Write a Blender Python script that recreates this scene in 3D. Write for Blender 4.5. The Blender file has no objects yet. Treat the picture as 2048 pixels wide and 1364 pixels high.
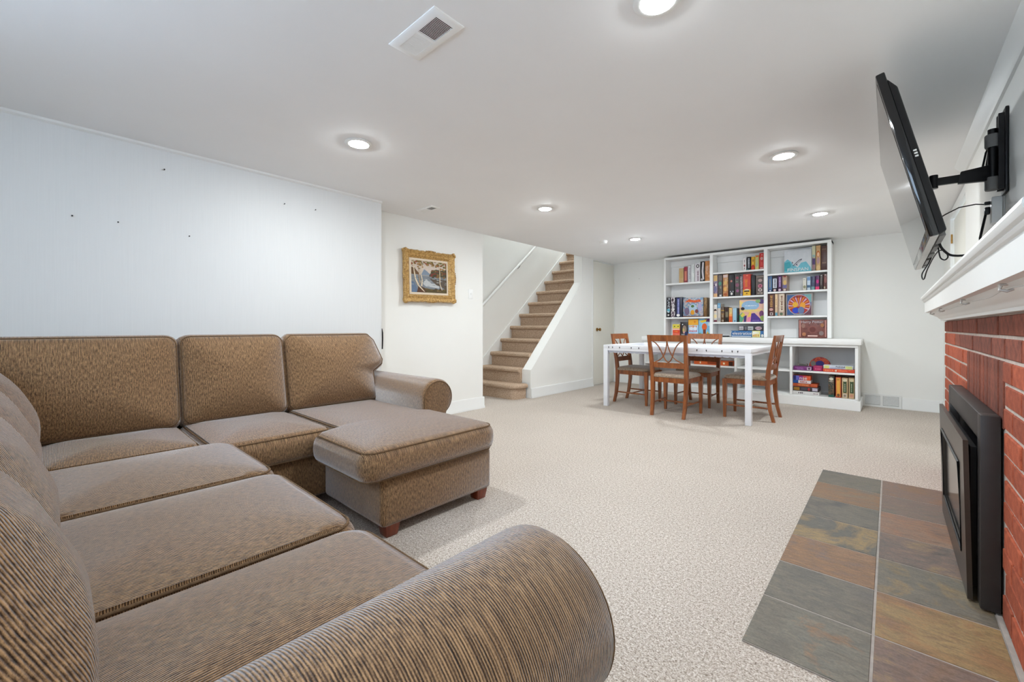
import bpy, bmesh, math, random
from mathutils import Vector, Matrix
random.seed(7)
scene = bpy.context.scene
COL = scene.collection
R = math.radians

# ------------------------------------------------------------------ camera
cam_d = bpy.data.cameras.new('camera')
cam = bpy.data.objects.new('camera', cam_d); COL.objects.link(cam)
cam.location = (0, 0, 1.0)
cam.rotation_euler = (R(90), 0, R(42.161))
cam_d.sensor_width = 36.0
cam_d.lens = 36.0 * 836 / 2048
cam_d.shift_y = -27 / 2048
cam_d.clip_start = 0.02
scene.camera = cam
# ------------------------------------------------------------------ world / exposure
w = bpy.data.worlds.new('sky'); scene.world = w; w.use_nodes = True
bg = w.node_tree.nodes['Background']
bg.inputs[0].default_value = (0.60, 0.78, 1.0, 1)
bg.inputs[1].default_value = 8.0
scene.view_settings.view_transform = 'Standard'
scene.view_settings.look = 'None'
scene.view_settings.gamma = 1
scene.view_settings.use_curve_mapping = False
scene.view_settings.exposure = 0.31
LAMP = 430.0          # radiance of the recessed lamp lenses
LAMP_COL = (0.905, 0.965, 1.0)

# ------------------------------------------------------------------ helpers
def srgb(r, g, b):
    def f(c):
        c /= 255.0
        return c / 12.92 if c <= 0.04045 else ((c + 0.055) / 1.055) ** 2.4
    return (f(r), f(g), f(b), 1)

class NT:
    def __init__(s, name):
        s.m = bpy.data.materials.new(name); s.m.use_nodes = True
        s.t = s.m.node_tree; s.p = s.t.nodes['Principled BSDF']
    def n(s, kind, **kw):
        nd = s.t.nodes.new(kind)
        for k, v in kw.items():
            if k.startswith('i_'):
                nd.inputs[k[2:].replace('_', ' ')].default_value = v
            else: setattr(nd, k, v)
        return nd
    def l(s, a, b): s.t.links.new(a, b)
    def coords(s, out='Object', scale=(1, 1, 1), loc=(0, 0, 0)):
        tc = s.n('ShaderNodeTexCoord'); mp = s.n('ShaderNodeMapping')
        mp.inputs['Scale'].default_value = scale; mp.inputs['Location'].default_value = loc
        s.l(tc.outputs[out], mp.inputs[0]); return mp.outputs[0]
    def noise(s, vec, scale, detail=2, rough=.5, dist=0):
        nd = s.n('ShaderNodeTexNoise'); nd.inputs['Scale'].default_value = scale
        nd.inputs['Detail'].default_value = detail; nd.inputs['Roughness'].default_value = rough
        nd.inputs['Distortion'].default_value = dist
        s.l(vec, nd.inputs['Vector']); return nd.outputs['Fac']
    def ramp(s, fac, stops, interp='LINEAR'):
        nd = s.n('ShaderNodeValToRGB'); cr = nd.color_ramp; cr.interpolation = interp
        while len(cr.elements) < len(stops): cr.elements.new(.5)
        for e, (p, c) in zip(cr.elements, stops): e.position = p; e.color = c if len(c) == 4 else (*c, 1)
        s.l(fac, nd.inputs[0]); return nd.outputs[0]
    def mix(s, a, b, fac, mode='MIX'):
        nd = s.n('ShaderNodeMix', data_type='RGBA', blend_type=mode)
        for sock, v in ((nd.inputs[0], fac), (nd.inputs[6], a), (nd.inputs[7], b)):
            if hasattr(v, 'is_linked') or hasattr(v, 'links'): s.l(v, sock)
            else: sock.default_value = v
        return nd.outputs[2]
    def math(s, op, a, b=None):
        nd = s.n('ShaderNodeMath', operation=op)
        for i, v in enumerate((a, b)):
            if v is None: continue
            if hasattr(v, 'links'): s.l(v, nd.inputs[i])
            else: nd.inputs[i].default_value = v
        return nd.outputs[0]
    def bump(s, h, strength=.3, dist=.01):
        nd = s.n('ShaderNodeBump'); nd.inputs['Strength'].default_value = strength
        nd.inputs['Distance'].default_value = dist
        s.l(h, nd.inputs['Height']); s.l(nd.outputs[0], s.p.inputs['Normal'])
    def base(s, v):
        if hasattr(v, 'links'): s.l(v, s.p.inputs['Base Color'])
        else: s.p.inputs['Base Color'].default_value = v
    def set(s, **kw):
        for k, v in kw.items(): s.p.inputs[k.replace('_', ' ')].default_value = v
        return s

def paint(name, col, rough=.6, var=.03, scale=3, bump=.0, bscale=200, spec=.3, metal=0):
    t = NT(name); v = t.coords()
    f = t.noise(v, scale, 3)
    d = tuple(c * (1 - var) for c in col[:3]) + (1,); u = tuple(min(1, c * (1 + var)) for c in col[:3]) + (1,)
    t.base(t.ramp(f, [(.3, d), (.7, u)]))
    t.set(Roughness=rough, Metallic=metal); t.p.inputs['Specular IOR Level'].default_value = spec
    if bump: t.bump(t.noise(v, bscale, 2), bump, .002)
    return t.m

FLAT = {}
def flat(rgb, rough=.45):
    key = (tuple(rgb), rough)
    if key not in FLAT:
        FLAT[key] = paint('print_%d_%d_%d' % tuple(int(x) for x in rgb[:3]), srgb(*rgb), rough, .06, 40)
    return FLAT[key]

def art(colors, scale=14, seed=0, stretch=(1, 1, 1)):
    t = NT('box_print'); v = t.coords(scale=stretch, loc=(seed * 3.7, seed * 1.3, seed * 2.1))
    f = t.noise(v, scale, 3, .6, .6)
    n = len(colors); st = []
    for i, c in enumerate(colors):
        st.append((.28 + .44 * i / n, srgb(*c)))
    t.base(t.ramp(f, st, 'CONSTANT' if n > 2 else 'LINEAR')); t.set(Roughness=.4)
    return t.m

class B:
    """collects geometry for one mesh"""
    def __init__(s): s.bm = bmesh.new()
    def box(s, x0, x1, y0, y1, z0, z1, bev=0, seg=2):
        c = [s.bm.verts.new((x, y, z)) for z in (z0, z1) for y in (y0, y1) for x in (x0, x1)]
        fs = [s.bm.faces.new([c[i] for i in q]) for q in ((0, 2, 3, 1), (4, 5, 7, 6), (0, 1, 5, 4), (2, 6, 7, 3), (0, 4, 6, 2), (1, 3, 7, 5))]
        if bev:
            es = list({e for f in fs for e in f.edges})
            bmesh.ops.bevel(s.bm, geom=es, offset=bev, segments=seg, profile=.5, affect='EDGES')
        return s
    def hexa(s, pts, bev=0):
        c = [s.bm.verts.new(p) for p in pts]   # same vertex order as box
        fs = [s.bm.faces.new([c[i] for i in q]) for q in ((0, 2, 3, 1), (4, 5, 7, 6), (0, 1, 5, 4), (2, 6, 7, 3), (0, 4, 6, 2), (1, 3, 7, 5))]
        if bev:
            es = list({e for f in fs for e in f.edges})
            bmesh.ops.bevel(s.bm, geom=es, offset=bev, segments=2, profile=.5, affect='EDGES')
        return s
    def rings(s, rings, close=True, cap0=True, cap1=True):
        vs = [[s.bm.verts.new(p) for p in r] for r in rings]
        n = len(vs[0]); m = n if close else n - 1
        for a, b in zip(vs, vs[1:]):
            for i in range(m):
                j = (i + 1) % n
                s.bm.faces.new((a[i], a[j], b[j], b[i]))
        if cap0: s.bm.faces.new(list(reversed(vs[0])))
        if cap1: s.bm.faces.new(vs[-1])
        return s
    def tube(s, path, r, seg=8, closed=False):
        path = [Vector(p) for p in path]; n = len(path)
        rs = r if isinstance(r, (list, tuple)) else [r] * n
        rings = []; up = None
        for i, p in enumerate(path):
            if closed: t = path[(i + 1) % n] - path[i - 1]
            else: t = path[min(i + 1, n - 1)] - path[max(i - 1, 0)]
            t.normalize()
            if up is None:
                up = Vector((0, 0, 1)) if abs(t.z) < .9 else Vector((1, 0, 0))
            a = (up - t * up.dot(t))
            if a.length < 1e-6: a = t.orthogonal()
            a.normalize(); b = t.cross(a); up = a
            rings.append([p + (a * math.cos(2 * math.pi * k / seg) + b * math.sin(2 * math.pi * k / seg)) * rs[i] for k in range(seg)])
        if closed:
            rings.append(rings[0])
            vs = [[s.bm.verts.new(q) for q in rr] for rr in rings[:-1]]; vs.append(vs[0])
            for a, b in zip(vs, vs[1:]):
                for i in range(seg): s.bm.faces.new((a[i], a[(i + 1) % seg], b[(i + 1) % seg], b[i]))
        else: s.rings(rings)
        return s
    def lathe(s, prof, c=(0, 0, 0), axis='z', seg=20):
        rings = []
        for r, h in prof:
            ring = []
            for k in range(seg):
                a = 2 * math.pi * k / seg; x, y = r * math.cos(a), r * math.sin(a)
                if axis == 'z': p = (c[0] + x, c[1] + y, c[2] + h)
                elif axis == 'x': p = (c[0] + h, c[1] + x, c[2] + y)
                else: p = (c[0] + y, c[1] + h, c[2] + x)
                ring.append(p)
            rings.append(ring)
        return s.rings(rings)
    def prism(s, poly, a0, a1, axis='x'):
        def P(u, v, a): return {'x': (a, u, v), 'y': (u, a, v), 'z': (u, v, a)}[axis]
        return s.rings([[P(u, v, a0) for u, v in poly], [P(u, v, a1) for u, v in poly]])
    def mesh(s, name, smooth=None):
        bmesh.ops.recalc_face_normals(s.bm, faces=s.bm.faces)
        me = bpy.data.meshes.new(name); s.bm.to_mesh(me); s.bm.free()
        if smooth:
            for p in me.polygons: p.use_smooth = True
            me.set_sharp_from_angle(angle=R(smooth))
        return me
    def obj(s, name, mat, parent=None, loc=(0, 0, 0), rot=(0, 0, 0), smooth=40, **tags):
        me = s.mesh(name, smooth)
        if mat: me.materials.append(mat)
        return link(name, me, parent, loc, rot, **tags)

def link(name, data, parent=None, loc=(0, 0, 0), rot=(0, 0, 0), mat4=None, **tags):
    o = bpy.data.objects.new(name, data); COL.objects.link(o)
    if parent is not None: o.parent = parent
    if mat4 is not None: o.matrix_local = mat4
    else: o.location = loc; o.rotation_euler = rot
    for k, v in tags.items():
        if v is not None: o[k] = v
    return o

def thing(name, label, cat, loc=(0, 0, 0), rot=(0, 0, 0), group=None, kind=None):
    o = link(name, None, None, loc, rot, label=label, category=cat, group=group, kind=kind)
    o.empty_display_size = .1
    return o

def struct(b, name, mat, label, cat, **kw):
    return b.obj(name, mat, label=label, category=cat, kind='structure', **kw)

def copy_tree(o, parent=None):
    c = o.copy(); COL.objects.link(c)
    if parent is not None: c.parent = parent
    for ch in list(o.children): copy_tree(ch, c)
    return c

TXT = {}
def text_mesh(body, size, extr=.0006):
    cu = bpy.data.curves.new('lettering', 'FONT'); cu.body = body; cu.size = size
    cu.align_x = 'CENTER'; cu.align_y = 'CENTER'; cu.extrude = extr; cu.resolution_u = 3
    ob = bpy.data.objects.new('lettering', cu); COL.objects.link(ob)
    dg = bpy.context.evaluated_depsgraph_get()
    me = bpy.data.meshes.new_from_object(ob.evaluated_get(dg))
    bpy.data.objects.remove(ob); bpy.data.curves.remove(cu)
    return me

# ------------------------------------------------------------------ materials
M = {}
M['wall'] = paint('wall_paint', srgb(245, 244, 239), .6, .012, 2, .08, 300)
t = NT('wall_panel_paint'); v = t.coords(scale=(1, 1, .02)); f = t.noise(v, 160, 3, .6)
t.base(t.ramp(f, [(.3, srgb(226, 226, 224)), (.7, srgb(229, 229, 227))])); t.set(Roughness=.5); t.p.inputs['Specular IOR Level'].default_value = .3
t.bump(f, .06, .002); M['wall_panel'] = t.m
M['ceiling'] = paint('ceiling_paint', srgb(248, 247, 246), .8, .01, 2, .05, 200)
M['trim'] = paint('trim_paint', srgb(240, 240, 237), .35, .01, 4)
M['cream'] = paint('door_paint', srgb(236, 233, 222), .4, .012, 3)
M['white'] = paint('white_paint', srgb(248, 248, 246), .35, .01, 6)
M['table_white'] = paint('table_lacquer', srgb(242, 243, 247), .3, .01, 6)
M['black'] = paint('black_plastic', srgb(22, 22, 24), .35, .1, 20)
M['insert'] = paint('insert_metal', srgb(64, 60, 58), .45, .05, 20, metal=.3)
M['blacksat'] = paint('black_metal', srgb(38, 37, 38), .42, .08, 20, metal=.3)
M['gloss'] = paint('gloss_bezel', srgb(10, 11, 14), .08, .05, 20, spec=.6)
M['grey'] = paint('grey_plastic', srgb(120, 118, 116), .5, .08, 20)
M['lightgrey'] = paint('light_plastic', srgb(205, 203, 198), .45, .05, 20)
M['brass'] = paint('aged_brass', srgb(150, 112, 58), .3, .15, 60, metal=.9)
M['vent_dark'] = paint('vent_void', srgb(24, 24, 26), .8, .1, 20)
M['grout'] = paint('grout', srgb(168, 160, 152), .9, .1, 30, .3, 200)
M['mortar'] = paint('mortar', srgb(196, 182, 172), .95, .12, 40, .4, 300)

def carpet(name, c0, c1, c2, sc=1.0):
    t = NT(name); v = t.coords()
    a = t.noise(v, 190 * sc, 2, .65); b = t.noise(v, 85 * sc, 2, .65); big = t.noise(v, 1.3, 2)
    f = t.math('ADD', t.math('MULTIPLY', a, .65), t.math('MULTIPLY', b, .35))
    col = t.ramp(f, [(.34, c0), (.49, c1), (.63, c2)])
    col = t.mix(col, t.ramp(big, [(.3, (.93, .93, .93, 1)), (.7, (1, 1, 1, 1))]), 1.0, 'MULTIPLY')
    t.base(col); t.set(Roughness=.95); t.p.inputs['Specular IOR Level'].default_value = .1
    vo = t.n('ShaderNodeTexVoronoi'); vo.inputs['Scale'].default_value = 190 * sc; t.l(v, vo.inputs['Vector'])
    h = t.math('ADD', t.math('MULTIPLY', vo.outputs['Distance'], -.8), f)
    t.bump(h, .8, .004)
    return t.m
M['carpet'] = carpet('carpet_beige', srgb(130, 116, 102), srgb(200, 187, 174), srgb(240, 232, 224))
M['stair_carpet'] = carpet('carpet_stairs', srgb(134, 106, 84), srgb(196, 168, 142), srgb(230, 206, 182))

def fabric(name, side_axis):
    t = NT(name)
    tc = t.n('ShaderNodeTexCoord'); sp = t.n('ShaderNodeSeparateXYZ'); t.l(tc.outputs['Object'], sp.inputs[0])
    ns = t.n('ShaderNodeSeparateXYZ'); t.l(tc.outputs['Normal'], ns.inputs[0])
    side = t.math('GREATER_THAN', t.math('ABSOLUTE', ns.outputs[0]), .72)
    o = sp.outputs['XYZ'.index(side_axis)]
    co = t.math('ADD', t.math('MULTIPLY', sp.outputs[0], t.math('SUBTRACT', 1.0, side)), t.math('MULTIPLY', o, side))
    wob = t.noise(tc.outputs['Object'], 9, 2)
    co2 = t.math('ADD', co, t.math('MULTIPLY', wob, .004))
    rib = t.math('ADD', t.math('MULTIPLY', t.math('SINE', t.math('MULTIPLY', co2, 2 * math.pi / .0046)), .5), .5)
    # broken yarn streaks, long along the ribs
    cb = t.n('ShaderNodeCombineXYZ'); t.l(t.math('MULTIPLY', co, 240.0), cb.inputs[0])
    along = t.math('ADD', t.math('ADD', t.math('MULTIPLY', sp.outputs[1], 1.0), sp.outputs[2]), t.math('MULTIPLY', t.math('SUBTRACT', sp.outputs[0], co), .2))
    t.l(t.math('MULTIPLY', along, 52.0), cb.inputs[1])
    st = t.noise(cb.outputs[0], 1.0, 3, .65)
    fine = t.noise(tc.outputs['Object'], 420, 2)
    f = t.math('ADD', t.math('MULTIPLY', rib, .30), t.math('ADD', t.math('MULTIPLY', st, .90), t.math('MULTIPLY', fine, .35)))
    t.base(t.ramp(f, [(.46, srgb(26, 18, 13)), (.67, srgb(92, 67, 46)), (1.0, srgb(190, 150, 108))]))
    t.set(Roughness=.85); t.p.inputs['Sheen Weight'].default_value = .9
    t.p.inputs['Sheen Roughness'].default_value = .35
    t.p.inputs['Sheen Tint'].default_value = (.92, .95, 1, 1)
    t.p.inputs['Specular IOR Level'].default_value = .25
    t.bump(t.math('ADD', rib, t.math('MULTIPLY', st, .6)), .55, .0025)
    return t.m
M['fab'] = fabric('corduroy_seat', 'Y')
M['fabB'] = fabric('corduroy_back', 'Z')
M['piping'] = paint('piping_cord', srgb(112, 87, 62), .85, .3, 120)

def wood(name, a, b, axis=2, rough=.35):
    t = NT(name); s = [34, 34, 34]; s[axis] = 3
    v = t.coords(scale=tuple(s)); f = t.noise(v, 1.0, 4, .6, .8)
    t.base(t.ramp(f, [(.3, a), (.7, b)])); t.set(Roughness=rough)
    t.p.inputs['Coat Weight'].default_value = .25; t.bump(f, .08, .002)
    return t.m
M['wood'] = wood('chair_wood', srgb(112, 58, 24), srgb(172, 100, 48))
M['wood_dark'] = wood('foot_wood', srgb(98, 40, 22), srgb(140, 66, 38), rough=.3)
t = NT('seat_pad'); v = t.coords(); f = t.noise(v, 60, 3)
t.base(t.ramp(f, [(.3, srgb(134, 116, 96)), (.7, srgb(176, 158, 138))])); t.set(Roughness=.8); t.p.inputs['Sheen Weight'].default_value = .4
t.bump(t.noise(v, 300, 2), .3, .002); M['pad'] = t.m

def slate(name, cols, seed, scale=3.0):
    t = NT(name); v = t.coords('Object', (1, 1, 1), (seed * 5.1, seed * 2.7, 0))
    ang = t.n('ShaderNodeMapping'); ang.inputs['Rotation'].default_value = (0, 0, R(20 + 37 * (seed % 5))); ang.inputs['Scale'].default_value = (1, 3.2, 1); t.l(v, ang.inputs[0])
    f = t.noise(v, scale, 6, .62, 1.6); g = t.noise(ang.outputs[0], 16, 6, .72, .8); q = t.noise(v, 150, 3, .7)
    n = len(cols)
    ff = t.math('ADD', t.math('MULTIPLY', f, .8), t.math('MULTIPLY', g, .2))
    c = t.ramp(ff, [(.34 + .32 * i / (n - 1), srgb(*cc)) for i, cc in enumerate(cols)])
    c = t.mix(c, t.ramp(g, [(.32, (.50, .48, .47, 1)), (.5, (.92, .91, .9, 1)), (.68, (1.3, 1.27, 1.22, 1))]), .8, 'MULTIPLY')
    c = t.mix(c, t.ramp(q, [(.35, (.8, .8, .8, 1)), (.65, (1.12, 1.12, 1.12, 1))]), .8, 'MULTIPLY')
    t.base(c); t.p.inputs['Specular IOR Level'].default_value = .4
    t.l(t.ramp(g, [(.3, (.36,) * 3), (.7, (.6,) * 3)]), t.p.inputs['Roughness'])
    t.bump(t.math('ADD', f, t.math('MULTIPLY', g, .6)), .6, .006)
    return t.m
def brick_mat(k, a, b):
    t = NT('brick_clay'); v = t.coords('Object', (1, 1, 1), (k * 3.1, k, k * 2))
    oi = t.n('ShaderNodeObjectInfo')
    f = t.noise(v, 28, 4, .65); g = t.noise(v, 260, 2)
    c = t.ramp(f, [(.3, a), (.7, b)])
    c = t.mix(c, t.ramp(oi.outputs['Random'], [(0, (.72, .70, .70, 1)), (1, (1.1, 1.08, 1.05, 1))]), 1.0, 'MULTIPLY')
    t.base(c); t.set(Roughness=.85); t.bump(t.math('ADD', t.math('MULTIPLY', f, .5), g), .5, .004)
    return t.m
M['brick'] = brick_mat(1, srgb(142, 60, 36), srgb(190, 96, 62))
M['brick_soot_shade'] = brick_mat(2, srgb(98, 48, 34), srgb(156, 84, 62))

# gold leaf
t = NT('gold_leaf'); v = t.coords(); f = t.noise(v, 60, 4, .6)
t.base(t.ramp(f, [(.3, srgb(140, 102, 54)), (.55, srgb(202, 162, 98)), (.8, srgb(228, 198, 142))])); t.set(Metallic=.35, Roughness=.42)
t.bump(f, .5, .004); M['gold'] = t.m

t = NT('lamp_lens'); em = t.n('ShaderNodeEmission'); em.inputs[0].default_value = (*LAMP_COL, 1); em.inputs[1].default_value = LAMP
t.l(em.outputs[0], t.t.nodes['Material Output'].inputs[0]); M['lens'] = t.m

# ------------------------------------------------------------------ room shell
H = 2.165
YB, YN = 7.0, -1.05         # back and near wall
XL, XP, XR, XBR = -3.5, -3.77, 0.46, 0.40
struct(B().box(-4.9, .6, YN - .12, 8.3, -.12, 0), 'floor', M['carpet'], 'beige speckled loop carpet covering the basement floor', 'floor')
struct(B().box(XP, .6, YN - .12, YB + .12, H, H + .25), 'ceiling', M['ceiling'], 'flat pale grey painted basement ceiling', 'ceiling')
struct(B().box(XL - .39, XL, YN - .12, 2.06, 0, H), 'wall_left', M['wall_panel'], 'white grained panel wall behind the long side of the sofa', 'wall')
struct(B().box(XP - .12, XP, 2.06, 3.62, 0, H), 'wall_painting', M['wall'], 'white wall section carrying the gold framed painting', 'wall')
# knee wall of the stairs with raking top edge, going up to the ceiling
ky0 = 4.555
struct(B().prism([(ky0, 0), (6.215, 0), (6.215, H + .2), (5.885, H + .2), (5.885, 1.745), (ky0 + .02, .405), (ky0, .40)], XP - .16, XP, 'x'),
       'wall_stairs', M['wall'], 'white wall with raking edge along the open side of the stairs', 'wall')
struct(B().box(XP - .12, XP, 6.215, YB + .12, 2.152, H + .1).box(XP - .12, XP, 6.975, YB + .12, 0, 2.152), 'wall_door_header', M['wall'], 'white strip of wall above the closet door', 'wall')
struct(B().box(XP - .12, .6, YB, YB + .12, 0, H), 'wall_back', M['wall'], 'white far wall behind the built-in bookcase', 'wall')
# right wall with chimney breast
struct(B().box(XR, XR + .12, YN - .12, 1.05, 0, H).box(XR, XR + .12, 4.42, 4.75, 0, H).box(XR, XR + .12, 4.75, 6.02, 2.08, H).box(XR, XR + .12, 6.02, YB, 0, H),
       'wall_right', M['wall'], 'white right-hand wall running past the chimney breast', 'wall')
struct(B().box(XBR, XR + .12, 1.05, 4.42, 0, H), 'wall_chimney_breast', M['wall'], 'white chimney breast wall above the mantel', 'wall')
# near wall with a window
WX0, WX1, WZ0, WZ1 = -2.15, -0.45, 1.2, 2.04
nw = B().box(XL, WX0, YN - .12, YN, 0, H).box(WX1, .6, YN - .12, YN, 0, H).box(WX0, WX1, YN - .12, YN, 0, WZ0).box(WX0, WX1, YN - .12, YN, WZ1, H)
struct(nw, 'wall_near', M['wall'], 'white wall with the window behind the short side of the sofa', 'wall')
win = thing('window_1', 'white framed slider window behind the sofa', 'window', ((WX0 + WX1) / 2, YN - .06, WZ0), kind='structure')
hw, hh = (WX1 - WX0) / 2, WZ1 - WZ0
B().box(-hw, -hw + .05, -.04, .04, 0, hh).box(hw - .05, hw, -.04, .04, 0, hh).box(-hw, hw, -.04, .04, 0, .05).box(-hw, hw, -.04, .04, hh - .05, hh).box(-.03, .03, -.04, .04, 0, hh).obj('window_frame', M['trim'], win)
B().box(-hw - .06, hw + .06, .03, .09, -.02, .005).obj('window_sill', M['trim'], win)

# trims
def board(name, pts, label, h=.14, tk=.016, n=0):
    """baseboard following a floor polyline on the room side (left of travel)"""
    b = B()
    for (x0, y0), (x1, y1) in zip(pts, pts[1:]):
        d = Vector((x1 - x0, y1 - y0)); d.normalize(); nn = Vector((-d.y, d.x))
        def q(p, o, z): return (p[0] + nn.x * o, p[1] + nn.y * o, z)
        a, c = (x0, y0), (x1, y1)
        prof = [(0, 0), (tk + .012, 0), (tk + .012, .02), (tk, .035), (tk, h - .015), (tk * .6, h), (0, h)]
        b.rings([[q(a, o, z) for o, z in prof], [q(c, o, z) for o, z in prof]])
    return struct(b, name, M['trim'], label, 'baseboard')
board('baseboard_painting', [(XP, 3.634), (XP, 2.06)], 'white baseboard under the gold framed painting')
board('baseboard_stairs', [(XP, 6.21), (XP, ky0)], 'white baseboard along the wall beside the stairs')
board('baseboard_back', [(.46, YB), (.105, YB)], 'white baseboard right of the wall grille')
board('baseboard_back_corner', [(-3.02, YB), (XP, YB)], 'white baseboard between closet door and bookcase')
board('baseboard_right', [(XR, 6.1), (XR, 6.98)], 'short white baseboard on the far right wall')
struct(B().prism([(XL, H), (XL + .022, H), (XL + .018, H - .012), (XL, H - .02)], YN, 2.06, 'y'), 'trim_1', M['trim'], 'slim white cove strip along ceiling of left wall', 'trim')
struct(B().prism([(XBR, H), (XBR - .055, H), (XBR - .05, H - .012), (XBR - .02, H - .045), (XBR - .012, H - .06), (XBR, H - .06)], 1.05, 4.42, 'y'), 'trim_2', M['trim'], 'white crown strip at ceiling above the television', 'trim')
struct(B().box(XP - .002, XP + .008, 6.2, 6.222, 0, 2.155), 'trim_3', M['trim'], 'slim white strip beside the closet door', 'trim')
# closet door
d1 = thing('door_1', 'flat cream closet door with brass knob beside the stairs', 'door', (XP, 6.22, 0), kind='structure')
B().box(-.045, -.006, .006, .748, .012, 2.138, .003).obj('door_slab', M['cream'], d1)
B().lathe([(.0, -.006), (.03, -.005), (.03, .004), (.012, .008), (.011, .032), (.02, .038), (.028, .05), (.026, .064), (.012, .07), (0, .071)], (0, .145, .965), 'x').obj('door_knob', M['brass'], d1)
B().box(-.008, .002, .735, .752, 1.8, 1.89).obj('hinge', M['cream'], d1)
# right-hand door on the far right wall
d2 = thing('door_2', 'white door with brass hinge on far right wall beyond mantel', 'door', (XR, 6.02, 0), kind='structure')
B().box(.008, .045, -1.26, -.008, .012, 2.07, .003).obj('door_slab', M['cream'], d2)
B().box(-.018, 0, -1.34, -1.27, 0, 2.15).obj('door_casing', M['trim'], d2)
B().box(-.018, 0, 0, .07, 0, 2.15).obj('door_casing', M['trim'], d2)
B().box(-.018, 0, -1.27, 0, 2.08, 2.15).obj('door_casing', M['trim'], d2)
B().lathe([(.007, -.045), (.007, .045)], (-.008, -.002, 1.88), 'z', 10).obj('hinge', M['brass'], d2)
B().lathe([(.007, -.045), (.007, .045)], (-.008, -.002, 1.0), 'z', 10).obj('hinge', M['brass'], d2)

# ------------------------------------------------------------------ stairwell
XS = -4.75
struct(B().box(XS - .12, XS, 3.3, 8.3, 0, 4.7), 'wall_stairwell', M['wall'], 'tall white stairwell wall carrying the handrail', 'wall')
struct(B().box(XS, XP - .12, 3.3, 3.42, 0, 4.7), 'wall_stairwell_near', M['wall'], 'white end wall of the stairwell behind the painting wall', 'wall')
struct(B().box(XP - .16, XP, 3.3, 8.3, H + .2, 4.7), 'wall_stairwell_upper', M['wall'], 'white upper stairwell wall above the ceiling edge', 'wall')
struct(B().box(XS, XP - .16, 8.18, 8.3, 0, 3.3).box(XS, XS + .12, 8.18, 8.3, 3.3, 4.5).box(XP - .24, XP - .16, 8.18, 8.3, 3.3, 4.5).box(XS, XP - .16, 8.18, 8.3, 4.5, 4.7),
       'wall_stairwell_far', M['wall'], 'white landing wall with window at the top of the stairs', 'wall')
struct(B().box(XS - .12, XP, 3.3, 8.3, 4.7, 4.8), 'ceiling_stairwell', M['ceiling'], 'white ceiling high above the stairs', 'ceiling')
st = thing('staircase', 'carpeted brown staircase rising between white walls', 'staircase', (XS, 4.27, 0), kind='structure')
RUN, RIS = .234, .206
def step_mesh(x1, first=False):
    b = B(); nose = []
    prof = [(.038, 0), (.038, RIS - .058), (.03, RIS - .06)]
    for k in range(7):
        a = R(-100 + 200 * k / 6); prof.append((.026 - .03 * math.cos(a), RIS - .03 + .03 * math.sin(a)))
    prof += [(RUN + .06, RIS), (RUN + .06, 0)]
    if not first:
        b.prism(prof, .0, x1, 'x')
    else:
        # plan path with a rounded outer corner: sweep profile rows along it
        w = x1; rc = .13; path = [(0, 0, 0)]
        path += [(w - rc, 0, 0)]
        for k in range(1, 9):
            a = R(90 * k / 8); path.append((w - rc + rc * math.sin(a), rc - rc * math.cos(a), a))
        path.append((w, RUN + .05, R(90)))
        rings = []
        for px, py, a in path:
            ring = []
            for o, z in prof[:-2]:
                ring.append((px - math.sin(a) * o, py + math.cos(a) * o, z))
            rings.append(ring)
        b.rings(rings, close=False, cap0=False, cap1=False)
        top = [(r[-1][0], r[-1][1], RIS) for r in rings] + [(0, RUN + .06, RIS)]
        b.bm.faces.new([b.bm.verts.new(p) for p in top])
    return b
for n in range(14):
    wdt = (XP - .16) - XS
    b = step_mesh(wdt + .135, True) if n == 0 else step_mesh(wdt)
    b.obj('step', M['stair_carpet'], st, (0, n * RUN - .03, n * RIS), smooth=50)
sk = [(.0, .0), (.0, .18), (.10, .36), (.10 + 13 * RUN, .36 + 13 * RIS), (.10 + 13 * RUN, 13 * RIS)]
B().prism(sk, .0, .016, 'x').obj('skirt_board', M['trim'], st)
hr = thing('handrail', 'white painted handrail on the stairwell wall', 'handrail', (XS + .07, 4.0, 0))
B().tube([(0, .30, 1.19), (0, .482, 1.34), (0, 1.729, 2.38), (0, 3.3, 3.69)], .021, 12).obj('rail', M['trim'], hr)
for yy, zz in ((1.38, 2.09), (2.6, 3.10)):
    B().tube([(-.07, yy, zz - .06), (-.03, yy, zz - .06), (0, yy, zz - .02)], .008, 8).lathe([(.025, -.07), (.025, -.062)], (0, yy, zz - .06), 'x', 12).obj('bracket', M['blacksat'], hr)

# ------------------------------------------------------------------ fireplace
BX, BY0, BY1 = .285, 1.23, 4.23
fp = thing('fireplace_surround', 'red brick fireplace surround below the white mantel', 'fireplace', (BX, BY0, 0))
B().box(.0045, XBR - BX - .001, .004, BY1 - BY0 - .004, 0, 1.045).obj('mortar_bed', M['mortar'], fp)
BL, BHt, PC = .2445 - .011, .079 - .011, .079
CX = XBR - BX - .002
brick_b = {}
def brick(y0, y1, z0, z1, mat):
    jx = random.uniform(-.0025, .0015)
    key = (round(y1 - y0, 3), round(z1 - z0, 3), mat.name)
    if key not in brick_b:
        w, h = y1 - y0, z1 - z0
        me = B().box(0, .09, 0, w, 0, h, .003, 1).mesh('brick', 30); me.materials.append(mat); brick_b[key] = me
    link('brick', brick_b[key], fp, (jx, y0, z0))
IY0, IY1, IZ = 2.19 - BY0, 3.26 - BY0, .693
L = BY1 - BY0
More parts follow.
